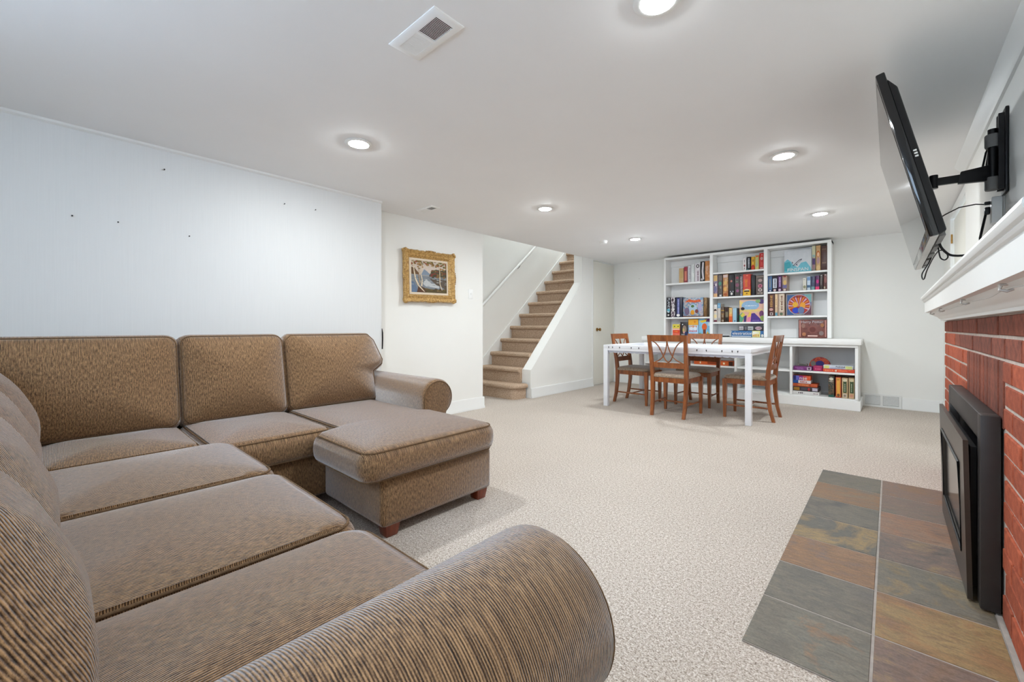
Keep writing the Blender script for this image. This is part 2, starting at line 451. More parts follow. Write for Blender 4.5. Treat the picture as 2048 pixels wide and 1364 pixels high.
for row in range(13):
    z1 = 1.041 - row * PC; z0 = z1 - BHt
    if row == 12: z0 = .012
    off = 0.0 if row % 2 == 0 else .122
    y = L
    spans = []
    k = 0
    while y > .001:
        wdt = BL if not (k == 0 and off) else .111
        y0 = max(0, y - wdt); spans.append((y0, y)); y = y0 - .011; k += 1
    for y0, y1 in spans:
        if row >= 2:
            a, c = .947, 1.868       # lintel zone of upright bricks / firebox
            if y0 < c and y1 > a:
                if y1 > c + .03: y0 = c
                elif y0 < a - .03: y1 = a - .0
                else: continue
        if y1 - y0 < .02: continue
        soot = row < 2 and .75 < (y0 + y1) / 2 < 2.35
        brick(y0, y1, z0, z1, M['brick_soot_shade'] if (row == 0 or soot) and random.random() < .75 else M['brick'])  # top row has the mantel's shadow painted into its colour; centre is sooty
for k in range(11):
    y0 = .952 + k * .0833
    brick(y0, y0 + .0745, .651, .884, M['brick_soot_shade'])
# mantel: rectangular rings lofted upwards
def ring(o, z): return [(BX - o, BY0 - o, z), (XBR - .001, BY0 - o, z), (XBR - .001, BY1 + o, z), (BX - o, BY1 + o, z)]
mt = B()
prof = [(.004, 1.046), (.02, 1.047), (.022, 1.058), (.03, 1.064), (.034, 1.07), (.04, 1.076), (.055, 1.084), (.068, 1.096), (.072, 1.1), (.078, 1.106), (.098, 1.108),
        (.098, 1.183), (.104, 1.186), (.108, 1.192), (.106, 1.197), (.114, 1.2), (.118, 1.206), (.12, 1.212), (.118, 1.222), (.11, 1.226)]
mt.rings([ring(o, z) for o, z in prof])
mt.obj('mantel', M['trim'], smooth=25, label='white moulded wooden mantel shelf over the brick fireplace', category='mantel')
for i, (x, y) in enumerate(((.2, 3.99), (.2, 3.29), (.2, 2.32), (.2, 1.56))):
    hk = thing('adhesive_hook', 'clear plastic light hook under mantel, %s' % ('at its far end', 'second from far end', 'second from near end', 'nearest the camera')[i], 'hook', (x, y, 1.106), group='clear hooks under the mantel')
    B().box(-.004, .03, -.012, .012, -.004, .0005, .002).obj('pad', M['lightgrey'], hk)
    B().tube([(.0, 0, -.004), (-.002, 0, -.014), (.01, 0, -.018), (.02, 0, -.013)], .0035, 6).obj('clip', M['lightgrey'], hk)
wire = [(.212, 1.25, 1.098)]
for y in [1.25 + .06 * k for k in range(1, 48)]:
    wire.append((.212 + .004 * math.sin(y * 11), y, 1.094 - .006 * abs(math.sin(y * 4))))
B().tube(wire, .0014, 5).obj('light_string_wire', M['lightgrey'], label='thin grey wire strung on hooks below the mantel', category='wire')
# hearth tiles
he = thing('hearth', 'slate tiled hearth set in the carpet before the fireplace', 'hearth', (-.352, 1.479, 0))
B().box(.001, .6215, .001, 2.158, .0003, .0042).obj('grout_bed', M['grout'], he)
B().box(.622, .6365, -.25, 2.5, .0003, .008).obj('edge_grout', M['grout'], he)
G, RU, GO, PU, DK = (116, 110, 98), (138, 106, 78), (154, 130, 90), (126, 106, 96), (96, 94, 88)
schemes = [[(G, G, (120, 116, 104), RU), (RU, PU, GO)],       # near row first: (left), (right)
           [(DK, G, (104, 100, 98)), (RU, GO, (146, 112, 78), PU)],
           [(PU, RU, (150, 118, 92)), (GO, G, G, (140, 120, 84))],
           [(G, GO, DK, G), (DK, PU, GO)],
           [((86, 82, 80), G, DK), (PU, (150, 112, 88), (140, 116, 100))],
           [(G, RU, (128, 112, 92)), (G, PU, (120, 108, 94))],
           [(DK, G, (90, 90, 80)), (RU, PU, (140, 106, 80))]]
ts = 2.158 / 7
for r in range(7):
    for c in range(2):
        x0 = .001 + c * .313; y0 = r * ts
        w = .3055
        m = slate('slate_tile', list(schemes[r][c]), r * 2 + c + 1)
        B().box(0, w, 0, ts - .007, 0, .0052, .0012, 1).obj('tile', m, he, (x0, y0 + .0035, .0003 + random.uniform(0, .0006)), smooth=30)
for c in range(2):      # the row that runs out below the picture on the fireplace side
    if c == 1:
        m = slate('slate_tile', [PU, RU, GO], 40)
        B().box(0, .3055, 0, .26, 0, .0052, .0012, 1).obj('tile', m, he, (.314, -.2635, .0005), smooth=30)
# gas insert
ins = thing('fireplace_insert', 'black metal gas fireplace insert with framed glass door', 'fireplace insert', (BX, 2.725, 0))
ob = B()
ob.box(-.052, -.003, -.535, -.47, .013, .693, .004).box(-.052, -.003, .47, .535, .013, .693, .004).box(-.052, -.003, -.47, .47, .60, .693, .004).box(-.03, -.003, -.47, .47, .013, .06)
ob.obj('outer_frame', M['insert'], ins)
B().box(-.02, -.003, -.47, .47, .06, .60).obj('firebox_shadow_plate', M['black'], ins)
fr = B()
def slab(y0, y1, z0, z1, x0=-.078, x1=-.064, lean=.012):
    def X(z): return -lean * (z / .59)
    return [(x0 + X(z0), y0, z0), (x1 + X(z0), y0, z0), (x0 + X(z0), y1, z0), (x1 + X(z0), y1, z0), (x0 + X(z1), y0, z1), (x1 + X(z1), y0, z1), (x0 + X(z1), y1, z1), (x1 + X(z1), y1, z1)]
fr.hexa(slab(-.49, -.355, .016, .59)).hexa(slab(.355, .49, .016, .59)).hexa(slab(-.355, .355, .475, .59)).hexa(slab(-.355, .355, .016, .14))
bz = paint('bronze_metal', srgb(84, 78, 72), .32, .06, 20, metal=.7)
door = fr.obj('door_frame', bz, ins, smooth=30)
B().hexa(slab(-.355, .355, .14, .475, -.07, -.062)).obj('door_glass', paint('fire_glass', srgb(30, 30, 31), .12, .3, 8), door)
B().tube([(-.08, -.357, .138), (-.09, -.357, .477), (-.09, .357, .477), (-.08, .357, .138)], .005, 6, True).obj('glass_trim', M['black'], door)
B().box(-.066, -.05, -.44, .44, .05, .56).obj('door_back', M['black'], ins)

# ------------------------------------------------------------------ sofa
sofa = thing('sectional_sofa', 'brown ribbed corduroy L-shaped sectional sofa with chaise end', 'sofa', (-2.4, .5, 0))
SO = Matrix.Translation((2.4, -.5, 0))
def rr(w, d, rc, n=5, fr=None):
    """rounded rectangle centred on the origin"""
    o = []
    for cx, cy, a0 in ((w / 2 - rc, d / 2 - rc, 0), (-w / 2 + rc, d / 2 - rc, 90), (-w / 2 + rc, -d / 2 + rc, 180), (w / 2 - rc, -d / 2 + rc, 270)):
        for k in range(n + 1):
            a = R(a0 + 90 * k / n); o.append((cx + rc * math.cos(a), cy + rc * math.sin(a)))
    return dens(o)
def dens(o, step=.04):
    out = []
    for i, p in enumerate(o):
        q = o[(i + 1) % len(o)]; d = math.dist(p, q); n = max(1, int(d / step))
        for k in range(n): out.append((p[0] + (q[0] - p[0]) * k / n, p[1] + (q[1] - p[1]) * k / n))
    return out
def pad(name, outline, z0, z1, crown, bulge, mat, mat4, parent, cbot=.0, ctr=None, pipe=True, power=2.4, edge=.018):
    cx, cy = ctr or (sum(p[0] for p in outline) / len(outline), sum(p[1] for p in outline) / len(outline))
    n = len(outline); nor = []
    for i in range(n):
        a, c = outline[i - 1], outline[(i + 1) % n]
        d = Vector((c[0] - a[0], c[1] - a[1])); d.normalize(); nor.append((d.y, -d.x))
    S = [0.03, .12, .25, .4, .55, .68, .79, .88, .945]
    rings = []
    def flat_ring(s, z): return [(cx + (p[0] - cx) * s, cy + (p[1] - cy) * s, z) for p in outline]
    for s in S: rings.append(flat_ring(s, z0 - cbot * (1 - s ** power)))
    hgt = z1 - z0
    for k in range(9):
        f = k / 8; e = math.sin(math.pi * f)
        off = bulge * e - edge * (1 - min(1, 4.5 * min(f, 1 - f))) ** 2
        rings.append([(p[0] + q[0] * off, p[1] + q[1] * off, z0 + hgt * f) for p, q in zip(outline, nor)])
    for s in reversed(S): rings.append(flat_ring(s, z1 + crown * (1 - s ** power)))
    o = B().rings(rings).obj(name, mat, parent, smooth=70)
    o.matrix_local = SO @ mat4
    if pipe:
        for z in (z0 + .006, z1 - .004):
            path = [(p[0] - q[0] * edge * .55, p[1] - q[1] * edge * .55, z) for p, q in zip(outline, nor)]
            B().tube(path, .0045, 6, True).obj('piping', M['piping'], o, smooth=60)
    return o
def frame(origin, x, y, z):
    m = Matrix((x, y, z)).transposed().to_4x4(); m.translation = origin; return m
Xa, Ya, Za = Vector((1, 0, 0)), Vector((0, 1, 0)), Vector((0, 0, 1))
SZ0, SZ1 = .295, .432
# short side seats (facing +Y)
for x0, x1 in ((-2.46, -1.803), (-1.797, -1.143), (-1.137, -.66)):
    pad('seat_cushion', rr(x1 - x0 - .004, .69, .07), SZ0, SZ1, .04, .012, M['fab'], frame(((x0 + x1) / 2, .262, 0), Xa, Ya, Za), sofa)
# long side seats (facing +X): local x = -Y, local y = +X
pad('seat_cushion', rr(.55, .60, .05), SZ0, SZ1 - .005, .035, .008, M['fab'], frame((-2.77, .222, 0), -Ya, Xa, Za), sofa)
pad('seat_cushion', rr(.56, .76, .05), SZ0, SZ1, .035, .012, M['fab'], frame((-2.70, .785, 0), -Ya, Xa, Za), sofa)
# chaise cushion (T shape)
def chaise_outline():
    # local x=-Y (0 at Y=1.40), local y=+X (0 at X=-2.4)
    pts = [(-.29, -.66), (.325, -.66), (.325, .10)]
    def corner(cx, cy, rc, a0, a1, n=6): return [(cx + rc * math.cos(R(a0 + (a1 - a0) * k / n)), cy + rc * math.sin(R(a0 + (a1 - a0) * k / n))) for k in range(n + 1)]
    pts += corner(.325 + .07, .10 + .0, .07, 90, 90, 1)[:0]
    pts += [(.36, .12)] + corner(.41, .19, .06, -90, 0) + corner(.40, .62, .07, 0, 90) + corner(-.28, .62, .07, 90, 180) + corner(-.32, .12, .03, 180, 270)[:0]
    pts += [(-.35, .06), (-.32, .02), (-.30, 0)]
    return dens(pts)
pad('chaise_cushion', chaise_outline(), SZ0, SZ1 + .004, .035, .014, M['fab'], frame((-2.4, 1.40, 0), -Ya, Xa, Za), sofa, ctr=(.03, .25), power=3)
# bases
def bx(name, x0, x1, y0, y1, z0, z1, bev=.03, mat='fab', seg=3):
    w, d = x1 - x0, y1 - y0
    o = B().box(-w / 2, w / 2, -d / 2, d / 2, z0, z1, bev, seg).obj(name, M[mat], sofa, smooth=50)
    o.location = ((x0 + x1) / 2 + 2.4, (y0 + y1) / 2 - .5, 0); return o
bx('base_frame', -3.36, -2.37, .55, 1.74, .055, .292)
bx('base_frame', -3.36, -.62, -.36, .55, .055, .292)
bx('chaise_base', -2.36, -1.745, 1.03, 1.752, .056, .296, .03)
bx('back_frame', -3.46, -3.20, -.44, 1.80, .058, .80, .06)
bx('back_frame', -3.19, -.62, -.44, -.17, .058, .80, .06)
# back cushions
def back(width, height, ear=None):
    o = rr(width, height, .055)
    if ear:
        w2 = width / 2; h2 = height / 2
        pts = [(-w2, -h2 + .03), (-w2 + .03, -h2), (w2 - .07, -h2), (w2 - .05, -h2 + .03), (w2 - .05, -h2 + .22), (w2 + .03, -h2 + .27), (w2 + .04, -h2 + .31), (w2 - .02, h2 - .05), (w2 - .07, h2), (-w2 + .04, h2), (-w2, h2 - .04)]
        o = dens(pts)
    return o
lean = R(13)
for y0, y1, ear in ((-.32, .497, 0), (.503, 1.067, 0), (1.073, 1.765, 1)):
    z = Vector((math.cos(lean), 0, math.sin(lean))); y = Vector((-math.sin(lean), 0, math.cos(lean)))
    pad('back_cushion', back(y1 - y0 - .004, .52, ear), -.10, .06, .08, .02, M['fabB'], frame((-3.085, (y0 + y1) / 2, .685), Ya, y, z), sofa, cbot=.03, power=2.4, edge=.010)
lean = R(24)
for i, (x0, x1) in enumerate(((-2.99, -2.463), (-2.457, -1.803), (-1.797, -1.143), (-1.137, -.70))):
    z = Vector((0, math.cos(lean), math.sin(lean))); y = Vector((0, -math.sin(lean), math.cos(lean)))
    pad('back_cushion', back(x1 - x0 - .004, .52), -.10, .05, .105, .02, M['fabB'], frame(((x0 + x1) / 2, -.128 - (.075, .065, .03, 0)[i], .622), -Xa, y, z), sofa, cbot=.03, power=2.2, edge=.010)
# scroll arms: local x along the arm (back -> front), y outward from seat, z up
def arm(length, r, zc, mat4):
    sec = []
    inner, outer = 0.0, 2 * r
    sec.append((inner + .02, .07)); sec.append((inner + .005, .2)); sec.append((inner + .003, zc - .1))
    for k in range(0, 33):
        a = R(180 - 235 * k / 32); sec.append((r + r * math.cos(a), zc + r * math.sin(a)))
    sec += [(r + .02 + r * .35, zc - r * 1.05), (r * 1.5, .2), (r * 1.45, .07)]
    def ring(x, s):
        cy, cz = r * .85, zc * .62
        return [(x, cy + (y - cy) * s, cz + (z - cz) * s) for y, z in sec]
    cyl = [ring(0, .98), ring(.02, 1)] + [ring(length * k / 12, 1) for k in range(1, 12)] + [ring(length - .03, 1), ring(length - .012, .992), ring(length - .002, .965), ring(length + .002, .92)]
    cyl += [ring(length + .004, .6), ring(length + .004, .2)]
    o = B().rings(cyl).obj('arm', M['fab'], sofa, smooth=60)
    o.matrix_local = SO @ mat4
    pp = [(length + .001, p[1], p[2]) for p in ring(length, .95)]
    B().tube(pp, .004, 6).obj('piping', M['piping'], o, smooth=60)
    return o
arm(1.02, .158, .442, Matrix(((0, 1, 0, -.675), (1, 0, 0, -.345), (0, 0, 1, 0), (0, 0, 0, 1))))
arm(.98, .125, .515, Matrix(((1, 0, 0, -3.33), (0, 1, 0, 1.70), (0, 0, 1, 0), (0, 0, 0, 1))))
def foot(x, y, h=.064, name='foot'):
    t, b_ = .04, .03
    B().hexa([(-b_, -b_, 0), (b_, -b_, 0), (-b_, b_, 0), (b_, b_, 0), (-t, -t, h), (t, -t, h), (-t, t, h), (t, t, h)], .004).obj(name, M['wood_dark'], sofa, (x + 2.4, y - .5, 0))
for x, y in ((-1.80, 1.10), (-1.80, 1.69), (-2.44, 1.86), (-3.3, 1.80), (-.58, .60), (-.58, -.36), (-2.4, .48), (-3.3, -.36)):
    foot(x, y)

# ------------------------------------------------------------------ games table
tb = thing('games_table', 'long white games table with recessed top and dark bolts', 'table', (-1.887, 5.30, 0))
hx, hy, zt = .842, .542, .78
B().box(-hx, hx, -hy, -hy + .10, zt - .045, zt, .004).box(-hx, hx, hy - .10, hy, zt - .045, zt, .004).box(-hx, -hx + .10, -hy + .10, hy - .10, zt - .045, zt, .004).box(hx - .10, hx, -hy + .10, hy - .10, zt - .045, zt, .004).obj('top_rim', M['table_white'], tb)
B().box(-hx + .09, hx - .09, -hy + .09, hy - .09, zt - .06, zt - .046).obj('recessed_top', paint('table_inner', srgb(226, 228, 236), .4, .02), tb)
for s in (-1, 1):
    y = s * (hy - .018)
    B().box(-hx + .05, hx - .05, y - .014, y + .014, zt - .07, zt - .044).obj('apron', M['table_white'], tb)
    x = s * (hx - .018)
    B().box(x - .014, x + .014, -hy + .05, hy - .05, zt - .07, zt - .044).obj('apron', M['table_white'], tb)
    for t_ in (-1, 1):
        cx, cy = s * (hx - .029), t_ * (hy - .029)
        B().box(cx - .0285, cx + .0285, cy - .0285, cy + .0285, 0, zt - .045, .003).obj('leg', M['table_white'], tb)
# pale scalloped strip hanging under the aprons
sc = NT('clear_strip'); sc.base(srgb(214, 216, 228)); sc.set(Roughness=.25); sc.p.inputs['Transmission Weight'].default_value = .35
def strip(y):
    pts = [(-hx + .06, 0)]
    n = 22; W = (2 * hx - .12) / n
    for k in range(n):
        x0 = -hx + .06 + k * W
        for j in range(7):
            a = math.pi * j / 6; pts.append((x0 + W / 2 - W / 2 * math.cos(a) * .98, -.022 - .011 * math.sin(a)))
    pts.append((hx - .06, 0))
    B().prism([(p[0], p[1] + zt - .066) for p in pts], y - .003, y + .003, 'y').obj('scalloped_strip', sc.m, tb)
strip(-hy + .02); strip(hy - .02)
for x in (-2.651, -2.598, -2.501, -2.345, -2.248, -1.992, -1.573, -1.475, -1.319, -1.22, -1.167):
    B().lathe([(0, -.004), (.006, -.004), (.006, .001)], (x + 1.887, -hy, zt - .026), 'y', 10).obj('bolt', M['blacksat'], tb)
    B().box(x + 1.887 - .0025, x + 1.887 + .0025, -hy - .003, -hy, zt - .042, zt - .028).obj('bolt_slot', M['blacksat'], tb)

# ------------------------------------------------------------------ chairs (local: faces +Y)
def make_chair(label):
    ch = thing('dining_chair', label, 'chair', group='wooden chairs around the games table')
    W = M['wood']
    for s in (-1, 1):
        # rear leg running up into the back stile
        pts = [(.178, -.255, 0, .016, .015), (.183, -.225, .12, .018, .017), (.187, -.205, .28, .02, .019), (.19, -.20, .44, .021, .021), (.193, -.212, .56, .02, .019), (.199, -.245, .75, .019, .016), (.205, -.275, .915, .018, .012)]
        b = B(); b.rings([[(s * x - a, y - c, z), (s * x + a, y - c, z), (s * x + a, y + c, z), (s * x - a, y + c, z)] for x, y, z, a, c in pts])
        b.obj('rear_leg', W, ch, smooth=30)
        pts = [(.208, .212, 0, .013), (.208, .212, .2, .018), (.207, .21, .43, .023)]
        b = B(); b.rings([[(s * x - a, y - a, z), (s * x + a, y - a, z), (s * x + a, y + a, z), (s * x - a, y + a, z)] for x, y, z, a in pts])
        b.obj('front_leg', W, ch, smooth=30)
        B().hexa([(s * .187 - .011, -.19, .38), (s * .187 + .011, -.19, .38), (s * .205 - .011, .2, .38), (s * .205 + .011, .2, .38), (s * .187 - .011, -.19, .435), (s * .187 + .011, -.19, .435), (s * .205 - .011, .2, .435), (s * .205 + .011, .2, .435)]).obj('seat_rail', W, ch)
        B().tube([(s * .184, -.215, .14), (s * .206, .21, .14)], .0095, 8).obj('stretcher', W, ch)
    B().box(-.19, .19, -.211, -.191, .38, .435).obj('seat_rail', W, ch)
    B().box(-.195, .195, .195, .22, .38, .435).obj('seat_rail', W, ch)
    B().tube([(-.195, 0, .14), (.195, 0, .14)], .009, 8).obj('stretcher', W, ch)
    def yb(z): return -.212 - (z - .56) * .172
    def rail(z0, z1, n=8, bow=.012):
        b = B(); rs = []
        for k in range(n + 1):
            f = k / n; x = -.19 + .38 * f; o = -bow * math.sin(math.pi * f)
            rs.append([(x, yb(z0) - .010 + o, z0), (x, yb(z0) + .010 + o, z0), (x, yb(z1) + .009 + o, z1), (x, yb(z1) - .009 + o, z1)])
        return b.rings(rs).obj('back_rail', W, ch, smooth=30)
    rail(.845, .915); rail(.545, .605)
    # two crossing curves: a U hanging from the top corners and an arch standing on the bottom corners
    def curve(f):
        pts = []
        for k in range(15):
            x, z = f(k / 14); pts.append((x, yb(z) - .006, z))
        B().tube(pts, .0068, 6).obj('back_splat', W, ch, smooth=60)
    def spl(P):
        def f(t):
            n = len(P) - 1; k = min(int(t * n), n - 1); u = t * n - k
            p0, p1, p2, p3 = P[max(k - 1, 0)], P[k], P[k + 1], P[min(k + 2, n)]
            c = [.5 * (2 * p1[i] + (p2[i] - p0[i]) * u + (2 * p0[i] - 5 * p1[i] + 4 * p2[i] - p3[i]) * u * u + (3 * p1[i] - p0[i] - 3 * p2[i] + p3[i]) * u ** 3) for i in (0, 1)]
            return c
        return f
    for s in (-1, 1):
        U = spl([(1.06, 1.02), (.78, .9), (.52, .66), (.33, .33), (.16, .1), (0, .02)])
        A = spl([(0, 1.03), (.05, .78), (.16, .52), (.32, .3), (.58, .12), (.98, -.02)])
        curve(lambda t: (s * .165 * U(t)[0], .605 + .242 * U(t)[1]))
        curve(lambda t: (s * .165 * A(t)[0], .605 + .242 * A(t)[1]))
    # upholstered seat
    o = rr(.43, .45, .04)
    n = len(o); rings = []
    def rg(s, z): return [(p[0] * s * (1 + .0 * p[1]), (p[1]) * s + .005, z) for p in o]
    rings = [rg(.9, .432), rg(.985, .436), rg(1, .446), rg(.99, .458), rg(.95, .468), rg(.85, .477), rg(.65, .484), rg(.4, .488), rg(.12, .489)]
    B().rings(rings).obj('seat_pad', M['pad'], ch, smooth=70)
    return ch
c0 = make_chair('brown wooden chair with its back to the camera, nearest the sofa')
spots = [((-1.845, 4.872), 0, None),
         ((-2.517, 5.305), -90, 'brown wooden chair at the table end beside the closet door'),
         ((-1.87, 5.69), 180, 'brown wooden chair between table and bookcase facing the camera'),
         ((-1.165, 5.285), 90, 'brown wooden chair seen side-on at the table end beside the shelves')]
chairs = [c0] + [copy_tree(c0) for _ in range(3)]
for c, ((x, y), a, lab) in zip(chairs, spots):
    c.location = (x, y, 0); c.rotation_euler = (0, 0, R(a))
    if lab: c['label'] = lab

# ------------------------------------------------------------------ built-in bookcase
bc = thing('base_cabinet', 'low white open base cabinet below the bookcase counter', 'cabinet', (-1.62, 6.99, 0))
ox, oy = 1.62, -6.99
def bcb(name, x0, x1, y0, y1, z0, z1, bev=.002, parent=None):
    return B().box(x0 + ox, x1 + ox, y0 + oy, y1 + oy, z0, z1, bev, 1).obj(name, M['white'], parent or bc)
bcb('plinth', -2.975, -.262, 6.445, 6.985, .0, .118, .004)
bcb('bottom_board', -2.965, -.285, 6.47, 6.985, .119, .135)
bcb('back_panel', -2.96, -.29, 6.965, 6.985, .136, .785)
for x in (-2.962, -2.302, -1.615, -.959, -.30):
    w = .028 if x < -.4 else .03
    bcb('upright', x - w / 2, x + w / 2, 6.46, 6.964, .136, .785)
for a, b_ in ((-2.946, -2.318), (-2.286, -1.631), (-1.599, -.975), (-.943, -.317)):
    bcb('shelf', a, b_, 6.475, 6.962, .424, .446)
bcb('face_rail', -2.975, -.287, 6.45, 6.458, .757, .786)
ct = B().box(-2.99, -.256, 6.43, 6.99, .788, .858, .006).obj('counter', M['white'], label='long white counter slab on the base cabinet', category='counter')
hu = thing('bookcase', 'tall white three-bay bookcase hutch standing on the counter', 'bookcase', (-1.65, 6.99, .859))
hox, hoy = 1.65, -6.99
def hub(name, x0, x1, y0, y1, z0, z1, bev=.002):
    return B().box(x0 + hox, x1 + hox, y0 + hoy, y1 + hoy, z0 - .859, z1 - .859, bev, 1).obj(name, M['white'], hu)
HF = 6.735
hub('upright', -2.745, -2.718, HF, 6.985, .86, 2.13); hub('upright', -2.04, -1.996, HF, 6.985, .86, 2.13)
hub('upright', -1.322, -1.278, HF, 6.985, .86, 2.13); hub('upright', -.606, -.562, HF, 6.985, .86, 2.13)
hub('top_board', -2.745, -.562, HF - .004, 6.985, 2.098, 2.132)
for a, b_ in ((-2.717, -2.041), (-1.995, -1.323), (-1.277, -.607)):
    hub('back_panel', a, b_, 6.968, 6.985, .86, 2.097)
    hub('back_cleat', a, b_, 6.950, 6.967, 2.0, 2.097)
SH = dict(L1=1.712, L2=1.164, M1=1.828, M2=1.46, M3=1.08, R1=1.747, R2=1.497, R3=1.158)
for k, z in SH.items():
    a, b_ = {'L': (-2.717, -2.041), 'M': (-1.995, -1.323), 'R': (-1.277, -.607)}[k[0]]
    hub('shelf', a, b_, HF + .004, 6.949, z - .024, z)
SH.update(C=.8595, BL=.1365, BS=.4475)

# ------------------------------------------------------------------ game boxes
GI = [0]
def game(x0, x1, ztop, shelf, label, colors, decals=(), depth=.18, yf=6.765, z0=None, group=None, scale=14, name='game_box', cat='game box', rounded=.002, stretch=(1, 1, 1)):
    GI[0] += 1
    zb = (SH[shelf] if z0 is None else z0) + .0006
    w, h = x1 - x0 - .003, ztop - zb
    m = art(colors, scale, GI[0], stretch) if len(colors) > 1 else flat(colors[0])
    o = B().box(-w / 2, w / 2, 0, depth, 0, h, rounded, 2).obj(name, m, None, ((x0 + x1) / 2, yf, zb), label=label, category=cat,
        group=group or {'L': 'games in the left bookcase bay', 'M': 'games in the middle bookcase bay', 'R': 'games in the right bookcase bay', 'C': 'games standing on the counter', 'B': 'games in the base cabinet'}[shelf[0]])
    for i, d in enumerate(decals):
        k = d[0]; yo = -.0007 - .0003 * i
        if k == 'r':
            _, a, b_, c, e, col = d
            B().box(-w / 2 + a * w, -w / 2 + b_ * w, yo, .0005, c * h, e * h).obj('print_panel', flat(col), o)
        elif k == 'e':
            _, cx, cz, rx, rz, col = d
            n = 18; poly = [(-w / 2 + (cx + rx * math.cos(2 * math.pi * j / n)) * w, (cz + rz * math.sin(2 * math.pi * j / n)) * h) for j in range(n)]
            B().prism(poly, yo, .0005, 'y').obj('printed_emblem', flat(col), o)
        elif k == 'p':
            _, pts, col = d
            B().prism([(-w / 2 + a * w, b_ * h) for a, b_ in pts], yo, .0005, 'y').obj('printed_shape', flat(col), o)
        elif k == 't':
            _, body, cx, cz, size, col, vert = d
            me = text_mesh(body, size); me.materials.append(flat(col))
            link('lettering', me, o, (-w / 2 + cx * w, yo - .0006, cz * h), (R(90), R(90) if vert else 0, 0))
        elif k == 'b':   # rows of small illegible marks
            _, a, b_, cz, hh, nn, col = d
            bb = B()
            for j in range(nn):
                xx = a + (b_ - a) * j / nn; ww = (b_ - a) / nn * random.uniform(.45, .8)
                bb.box(-w / 2 + xx * w, -w / 2 + (xx + ww) * w, yo, .0005, (cz - hh * random.uniform(.35, .5)) * h, (cz + hh * random.uniform(.35, .5)) * h)
            bb.obj('printed_marks', flat(col), o)
        elif k == 'v':   # column of marks up a spine
            _, a, b_, c, e, nn, col = d
            bb = B()
            for j in range(nn):
                zz = c + (e - c) * j / nn; ww = (e - c) / nn * random.uniform(.5, .85)
                q = random.uniform(0, .2) * (b_ - a)
                bb.box(-w / 2 + (a + q) * w, -w / 2 + (b_ - q * .5) * w, yo, .0005, zz * h, (zz + ww) * h)
            bb.obj('printed_marks', flat(col), o)
    return o
WH, BK, RD, NV = (238, 236, 232), (34, 33, 36), (190, 44, 36), (40, 44, 84)
# left bay, upper shelf
game(-2.515, -2.440, 1.948, 'L1', 'plain tan game box, first from left on upper left shelf', [(214, 182, 138), (200, 166, 118)], [('r', .2, .8, .3, .8, (196, 164, 106))])
game(-2.437, -2.381, 1.965, 'L1', 'slim maroon game box with salmon middle, upper left shelf', [(132, 44, 58), (150, 60, 70)], [('r', .2, .8, .12, .72, (214, 130, 108)), ('e', .45, .86, .3, .06, (186, 40, 70))])
game(-2.378, -2.329, 1.972, 'L1', 'pale grey white game box beside the maroon one', [(222, 216, 220), (206, 204, 208)], [('v', .5, .8, .2, .9, 9, (140, 140, 148))])
game(-2.326, -2.273, 1.99, 'L1', 'plain bright white game box on upper left shelf', [(232, 234, 230), (220, 224, 222)], [('v', .6, .75, .5, .95, 4, (190, 192, 194))])
game(-2.269, -2.189, 1.999, 'L1', 'wide white game box with black swirl near its top', [(230, 224, 226), (220, 214, 218)], [('e', .55, .85, .3, .1, (60, 56, 58)), ('e', .55, .85, .13, .05, WH), ('v', .45, .75, .05, .62, 11, (132, 100, 112))])
game(-2.186, -2.122, 2.022, 'L1', 'black game box with white streaked figure, upper left shelf', [BK, (40, 38, 36)], [('p', [(.45, .95), (.85, .95), (.7, .5), (.9, .1), (.5, .1), (.3, .5)], (214, 208, 212)), ('e', .4, .1, .3, .06, (190, 186, 188))])
game(-2.118, -2.046, 2.022, 'L1', 'orange brown game box at right end of upper left shelf', [(206, 140, 84), (190, 122, 62), (214, 156, 104)], [('r', .15, .6, .5, .75, (206, 160, 130))])
# left bay, lower shelf
game(-2.715, -2.652, 1.49, 'L2', 'black game box with a blue globe on its spine', [BK], [('t', 'PLANET', .55, .68, .055, (210, 214, 222), 1), ('e', .5, .34, .42, .11, (96, 170, 190)), ('p', [(.12, .33), (.8, .28), (.5, .235), (.2, .26)], (222, 232, 234)), ('p', [(.3, .06), (.8, .12), (.3, .17)], WH)])
game(-2.645, -2.580, 1.487, 'L2', 'white game box with scattered black figures on spine', [(226, 218, 222), (90, 70, 84), (230, 224, 226)], [('v', .3, .7, .3, .66, 6, WH), ('e', .5, .88, .25, .08, (70, 50, 60))], scale=26)
game(-2.573, -2.462, 1.486, 'L2', 'thick navy game box with pale blue lettering', [(38, 42, 66), (32, 36, 58)], [('r', .25, .62, .12, .95, (70, 74, 140)), ('v', .32, .55, .2, .9, 13, (178, 184, 222)), ('e', .42, .1, .25, .07, WH)])
game(-2.459, -2.151, 1.469, 'L2', 'colourful square game box with red title standing face-out', [(140, 150, 176), (200, 186, 180), (110, 150, 180), (150, 130, 160)], [
    ('p', [(.08, .78), (.3, .93), (.55, .86), (.85, .9), (.9, .78), (.6, .74), (.3, .78)], (206, 74, 46)), ('b', .15, .85, .83, .09, 8, (236, 120, 60)),
    ('e', .5, .42, .2, .26, (176, 200, 216)), ('e', .48, .56, .08, .07, (88, 120, 60)), ('e', .48, .24, .1, .13, (228, 160, 46)), ('e', .68, .3, .08, .1, (130, 70, 70)), ('e', .2, .3, .12, .2, (120, 104, 130)), ('e', .84, .5, .1, .22, (176, 172, 206)), ('r', .0, 1, .0, .06, (128, 92, 76))], depth=.06, yf=6.79, scale=22)
game(-2.148, -2.100, 1.464, 'L2', 'slim brown gold game box behind the face-out square box', [(120, 84, 44), (150, 116, 66), (96, 60, 34)], depth=.15, yf=6.80)
